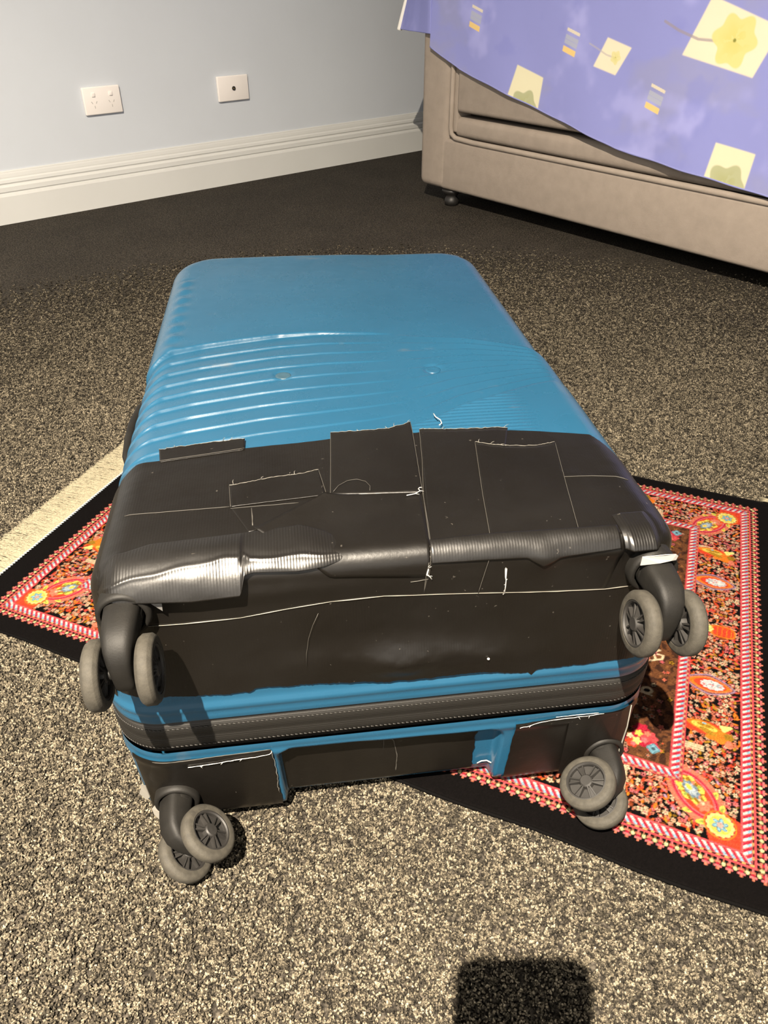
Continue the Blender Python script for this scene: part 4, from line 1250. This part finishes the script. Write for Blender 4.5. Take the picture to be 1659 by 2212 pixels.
    # inner corner blossoms
    for cs, ct, rot, fs, ft in sym(.0925, .0935, 0):
        for ds, dt, r, col in ((.013, .006, .0105, crim), (.004, .010, .0080, pink), (.019, -.002, .0060, red), (.0, .0, .0068, np.array((.5, .03, .06))), (.030, .006, .0075, crim * .8), (.012, .018, .0075, crim)):
            ell(*M_(cs, ct, fs, ft, ds, dt), r, r * .9, 0, col, 1, 6, .14)
        for ds, dt, r, col in ((.014, .012, .0036, yel), (.015, .002, .0040, lemon), (.008, .005, .0034, rose), (.022, .006, .0030, cream), (.027, .010, .0034, ochre), (.006, .014, .0030, salmon), (.018, -.003, .0026, rose)):
            ell(*M_(cs, ct, fs, ft, ds, dt), r, r, 0, col, 1, 5, .25)
        ell(*M_(cs, ct, fs, ft, -.001, -.002), .0058, .0056, 0, teal, 1, 4, .12); ell(*M_(cs, ct, fs, ft, -.001, -.002), .0040, .0040, 0, sky * .8, 1, 4, .2); ell(*M_(cs, ct, fs, ft, -.001, -.002), .0020, .0020, 0, np.array((.05, .10, .12)))
    # small woven pale letter-like marks beside the right inner border
    lt = cream * 1.0
    o = (0.7355, .2135)
    for a, b in (((-.006, -.004), (.000, .000)), ((.000, .000), (.006, .003)), ((.000, .000), (-.003, .007)), ((-.008, .006), (-.003, .007)), ((.006, .003), (.007, .009)), ((.001, .009), (.007, .009)), ((-.001, .013), (.003, .016))):
        seg((o[0] + a[0], o[1] + a[1]), (o[0] + b[0], o[1] + b[1]), .0012, lt)
    for o, r in (((0.7300, .1650), .0052), ((0.7165, .1480), .0050)):
        ell(*o, r * 1.25, r, .3, lt); ell(*o, r * .65, r * .5, .3, black)
        seg((o[0] - r * 1.2, o[1] - .0045), (o[0] + r * 1.1, o[1] - .0055), .0009, lt)
    # --- guard stripes
    def rope(a, b, per, shift):
        m = (d > a) & (d < b); v = (d - a) / (b - a)
        f = (along / per + v * .9 + shift) % 1.0
        put(m, crim); put(m & (f > .80), pink); put(m & (f < .42), white); put(m & (f < .42) & (v < .52), sky)
        put(m & (v < .10), rose); put(m & (v > .90), rose)
    rope(.0022, .0108, .0068, 0); rope(.0655, .0742, .0068, .3)
    m = (d > .0010) & (d < .0024); put(m, black); put(m & ((along / .0068) % 1 < .45), np.array((.65, .40, .12)))
    m = (d > .0645) & (d < .0656); put(m, black); put(m & ((along / .0068) % 1 < .45), np.array((.55, .45, .18)))
    for a, b in ((-.0010, .0011), (.0106, .0121), (.0630, .0646), (.0742, .0756)): put((d > a) & (d < b), pink * 1.05)
    # outer teeth: pink crowns and cream dots
    per = .0094
    f = (along / per) % 1.0 - .5; e = -d - .0010
    z = (d < -.0010) & (d > -.0125)
    put(z & (np.abs(f) < .07) & (e < .0030), rose); put(z & (np.abs(f) < .24) & (e > .0024) & (e < .0046), salmon); put(z & (np.abs(f) < .15) & (e > .0042) & (e < .0062), crim); put(z & (np.abs(f) < .33) & (e > .0062) & (e < .0078), rose); put(z & (np.abs(f) < .12) & (e > .0075) & (e < .0102), salmon)
    g_ = np.minimum(np.abs(f - .5), np.abs(f + .5))
    put(z & (np.hypot(g_ * per, e - .0042) < .0017), lemon * np.array((1, .92, 1.5))); put(z & (g_ < .05) & (e < .0020), salmon * .7)
    # weave: slight thread to thread variation
    C *= (.66 + .68 * hashn(np.floor(Sg / .0010), np.floor(Tg / .0008), 1.0))[..., None].astype(np.float32)
    C *= np.float32(.285)
    return C

def build_rug():
    C = paint_rug()
    nt, ns = (C.shape[0] // 2) * 2, (C.shape[1] // 2) * 2
    C = (C[0:nt:2, 0:ns:2] + C[1:nt:2, 0:ns:2] + C[0:nt:2, 1:ns:2] + C[1:nt:2, 1:ns:2]) / 4
    nt, ns = C.shape[:2]
    s = np.linspace(S0, S1, ns); t = np.linspace(T0, T1, nt)
    Sg, Tg = np.meshgrid(s, t)
    bow = .004 * np.sin(Sg * 5.2 + .6) * (1 - sstep(0, .05, Tg - T0)) + .0015 * np.sin(Sg * 31) * (1 - sstep(0, .03, Tg - T0))
    Tb = Tg + bow
    X = R0[0] + Sg * RE1[0] + Tb * RE2[0]; Y = R0[1] + Sg * RE1[1] + Tb * RE2[1]
    Z = .0016 + .0008 * fbm(Sg * 14, Tg * 14, 2.0)
    edge = np.minimum(np.minimum(Sg - S0, S1 - Sg), np.minimum(Tg - T0, T1 - Tg))
    Z = Z - .0012 * (1 - sstep(0, .003, edge))
    org_ = np.array([R0[0] + .42 * RE1[0] + .286 * RE2[0], R0[1] + .42 * RE1[1] + .286 * RE2[1]])
    rug = empty('rug', (org_[0], org_[1], 0))
    tag(rug, 'small patterned rug in red, orange and black with cream fringe, lying under the suitcase', 'rug')
    grid_obj('woven_pile', np.stack([X - org_[0], Y - org_[1], Z], -1), M['rug'], rug, col=C)
    # rolled black selvedge along the long edges
    for tt in (T0, T1):
        pts = []
        for q in np.linspace(S0, S1, 90):
            b = (.004 * math.sin(q * 5.2 + .6) + .0015 * math.sin(q * 31)) if tt == T0 else 0
            pts.append((R0[0] + q * RE1[0] + (tt + b) * RE2[0] - org_[0], R0[1] + q * RE1[1] + (tt + b) * RE2[1] - org_[1], .0006))
        V, F = tube(pts, .0017, 8); mobj('selvedge', V, F, M['rug_edge'], rug)
    # fringes at both ends
    rnd = np.random.default_rng(5)
    for end, sgn in ((S0, -1), (S1, 1)):
        n = 2200
        t = np.linspace(T0 + .002, T1 - .002, n) + rnd.normal(0, .0005, n)
        ln = .050 + rnd.normal(0, .0022, n) + .003 * (fbm(t * 40, t * 0, 3.0) - .5)
        slant = rnd.normal(-.004, .0045, n) + .010 * (fbm(t * 22, t * 0, 8.0) - .47)
        z0 = rnd.uniform(.0000, .0020, n)
        m = 6; k = np.linspace(0, 1, m)
        Ss = end + sgn * (ln[:, None] * k[None] - .001)
        Tt = t[:, None] + slant[:, None] * (k ** 1.6)[None] + rnd.normal(0, .0011, (n, m)) * k
        Zz = z0[:, None] * np.sin(np.clip(k * 2.2, 0, math.pi * .75))[None] + .0012
        ce = np.stack([R0[0] + Ss * RE1[0] + Tt * RE2[0] - org_[0], R0[1] + Ss * RE1[1] + Tt * RE2[1] - org_[1], Zz], -1)
        w_ = .00050
        d2 = np.array([RE2[0], RE2[1], 0])
        off = [d2 * w_, np.array([0, 0, w_ * 1.5]), -d2 * w_]
        P = np.stack([ce + o for o in off], 2)                     # n, m, 3, xyz
        idx = np.arange(n * m * 3).reshape(n, m, 3)
        Q = []
        for a in range(3):
            b = (a + 1) % 3
            Q.append(np.stack([idx[:, :-1, a], idx[:, :-1, b], idx[:, 1:, b], idx[:, 1:, a]], -1).reshape(-1, 4))
        o = quads_mesh('fringe', P.reshape(-1, 3), np.concatenate(Q), M['fringe'], rug)
        o['kind'] = 'stuff'; o['label'] = 'cream yarn fringe'
        if sgn > 0:                                                # a few strands swept round the far corner
            rs_ = random.Random(3); parts = []
            for i in range(16):
                a = (S1 - rs_.uniform(0, .004), T1 - rs_.uniform(.001, .012)); e_ = (S1 - rs_.uniform(.002, .018), T1 + rs_.uniform(.004, .013))
                mid = (S1 + rs_.uniform(.002, .006), T1 + rs_.uniform(.0, .006))
                q = [(R0[0] + u[0] * RE1[0] + u[1] * RE2[0] - org_[0], R0[1] + u[0] * RE1[1] + u[1] * RE2[1] - org_[1], zz) for u, zz in ((a, .0026), (mid, .0034), (((mid[0] + e_[0]) / 2, (mid[1] + e_[1]) / 2 + .001), .0030), (e_, .0016))]
                parts.append(tube(q, [.0008, .0009, .0008, .0005], 5))
            V, F = join(*parts); o = mobj('fringe', V, F, M['fringe'], rug); o['kind'] = 'stuff'; o['label'] = 'cream fringe strands swept round the corner'
        # white and pale blue overcast stitches along the end
        parts = []
        for i, tt in enumerate(np.arange(T0 + .003, T1 - .002, .0042)):
            a = (end + sgn * .0015, tt - .0012); b = (end - sgn * .0042, tt + .0016)
            p3 = [(R0[0] + q[0] * RE1[0] + q[1] * RE2[0] - org_[0], R0[1] + q[0] * RE1[1] + q[1] * RE2[1] - org_[1], zz) for q, zz in ((a, .0012), (((a[0] + b[0]) / 2, (a[1] + b[1]) / 2), .0020), (b, .0012))]
            parts.append(tube(p3, [.0007, .0009, .0006], 5))
        V, F = join(*parts)
        o = mobj('edge_stitching', V, F, simple('pale_blue_white_thread', (.30, .35, .39), .8), rug); o['kind'] = 'stuff'
build_rug()

# ================================================================ the phone that takes the picture (its shadow falls on the carpet)
def build_phone():
    t = empty('smartphone')
    t.rotation_euler = cam.rotation_euler
    back = cam.rotation_euler.to_matrix() @ Vector((0, 0, 1)); upv = cam.rotation_euler.to_matrix() @ Vector((0, 1, 0)); rt = Vector((1, 0, 0))
    t.location = cam.location + back * .0065 - rt * .024 - upv * .050
    tag(t, 'dark smartphone held up to take the picture, casting the rounded shadow on the carpet', 'phone')
    bm = bmesh.new()
    r = bmesh.ops.create_cube(bm, size=1.0)
    for v in r['verts']: v.co = Vector((v.co.x * .0745, v.co.y * .150, v.co.z * .0085))
    vert = [e for e in bm.edges if abs(e.verts[0].co.z - e.verts[1].co.z) > .005]
    bmesh.ops.bevel(bm, geom=vert, offset=.0115, segments=6, profile=.5, affect='EDGES')
    bm_obj('phone_body', bm, M['phone'], t)
build_phone()
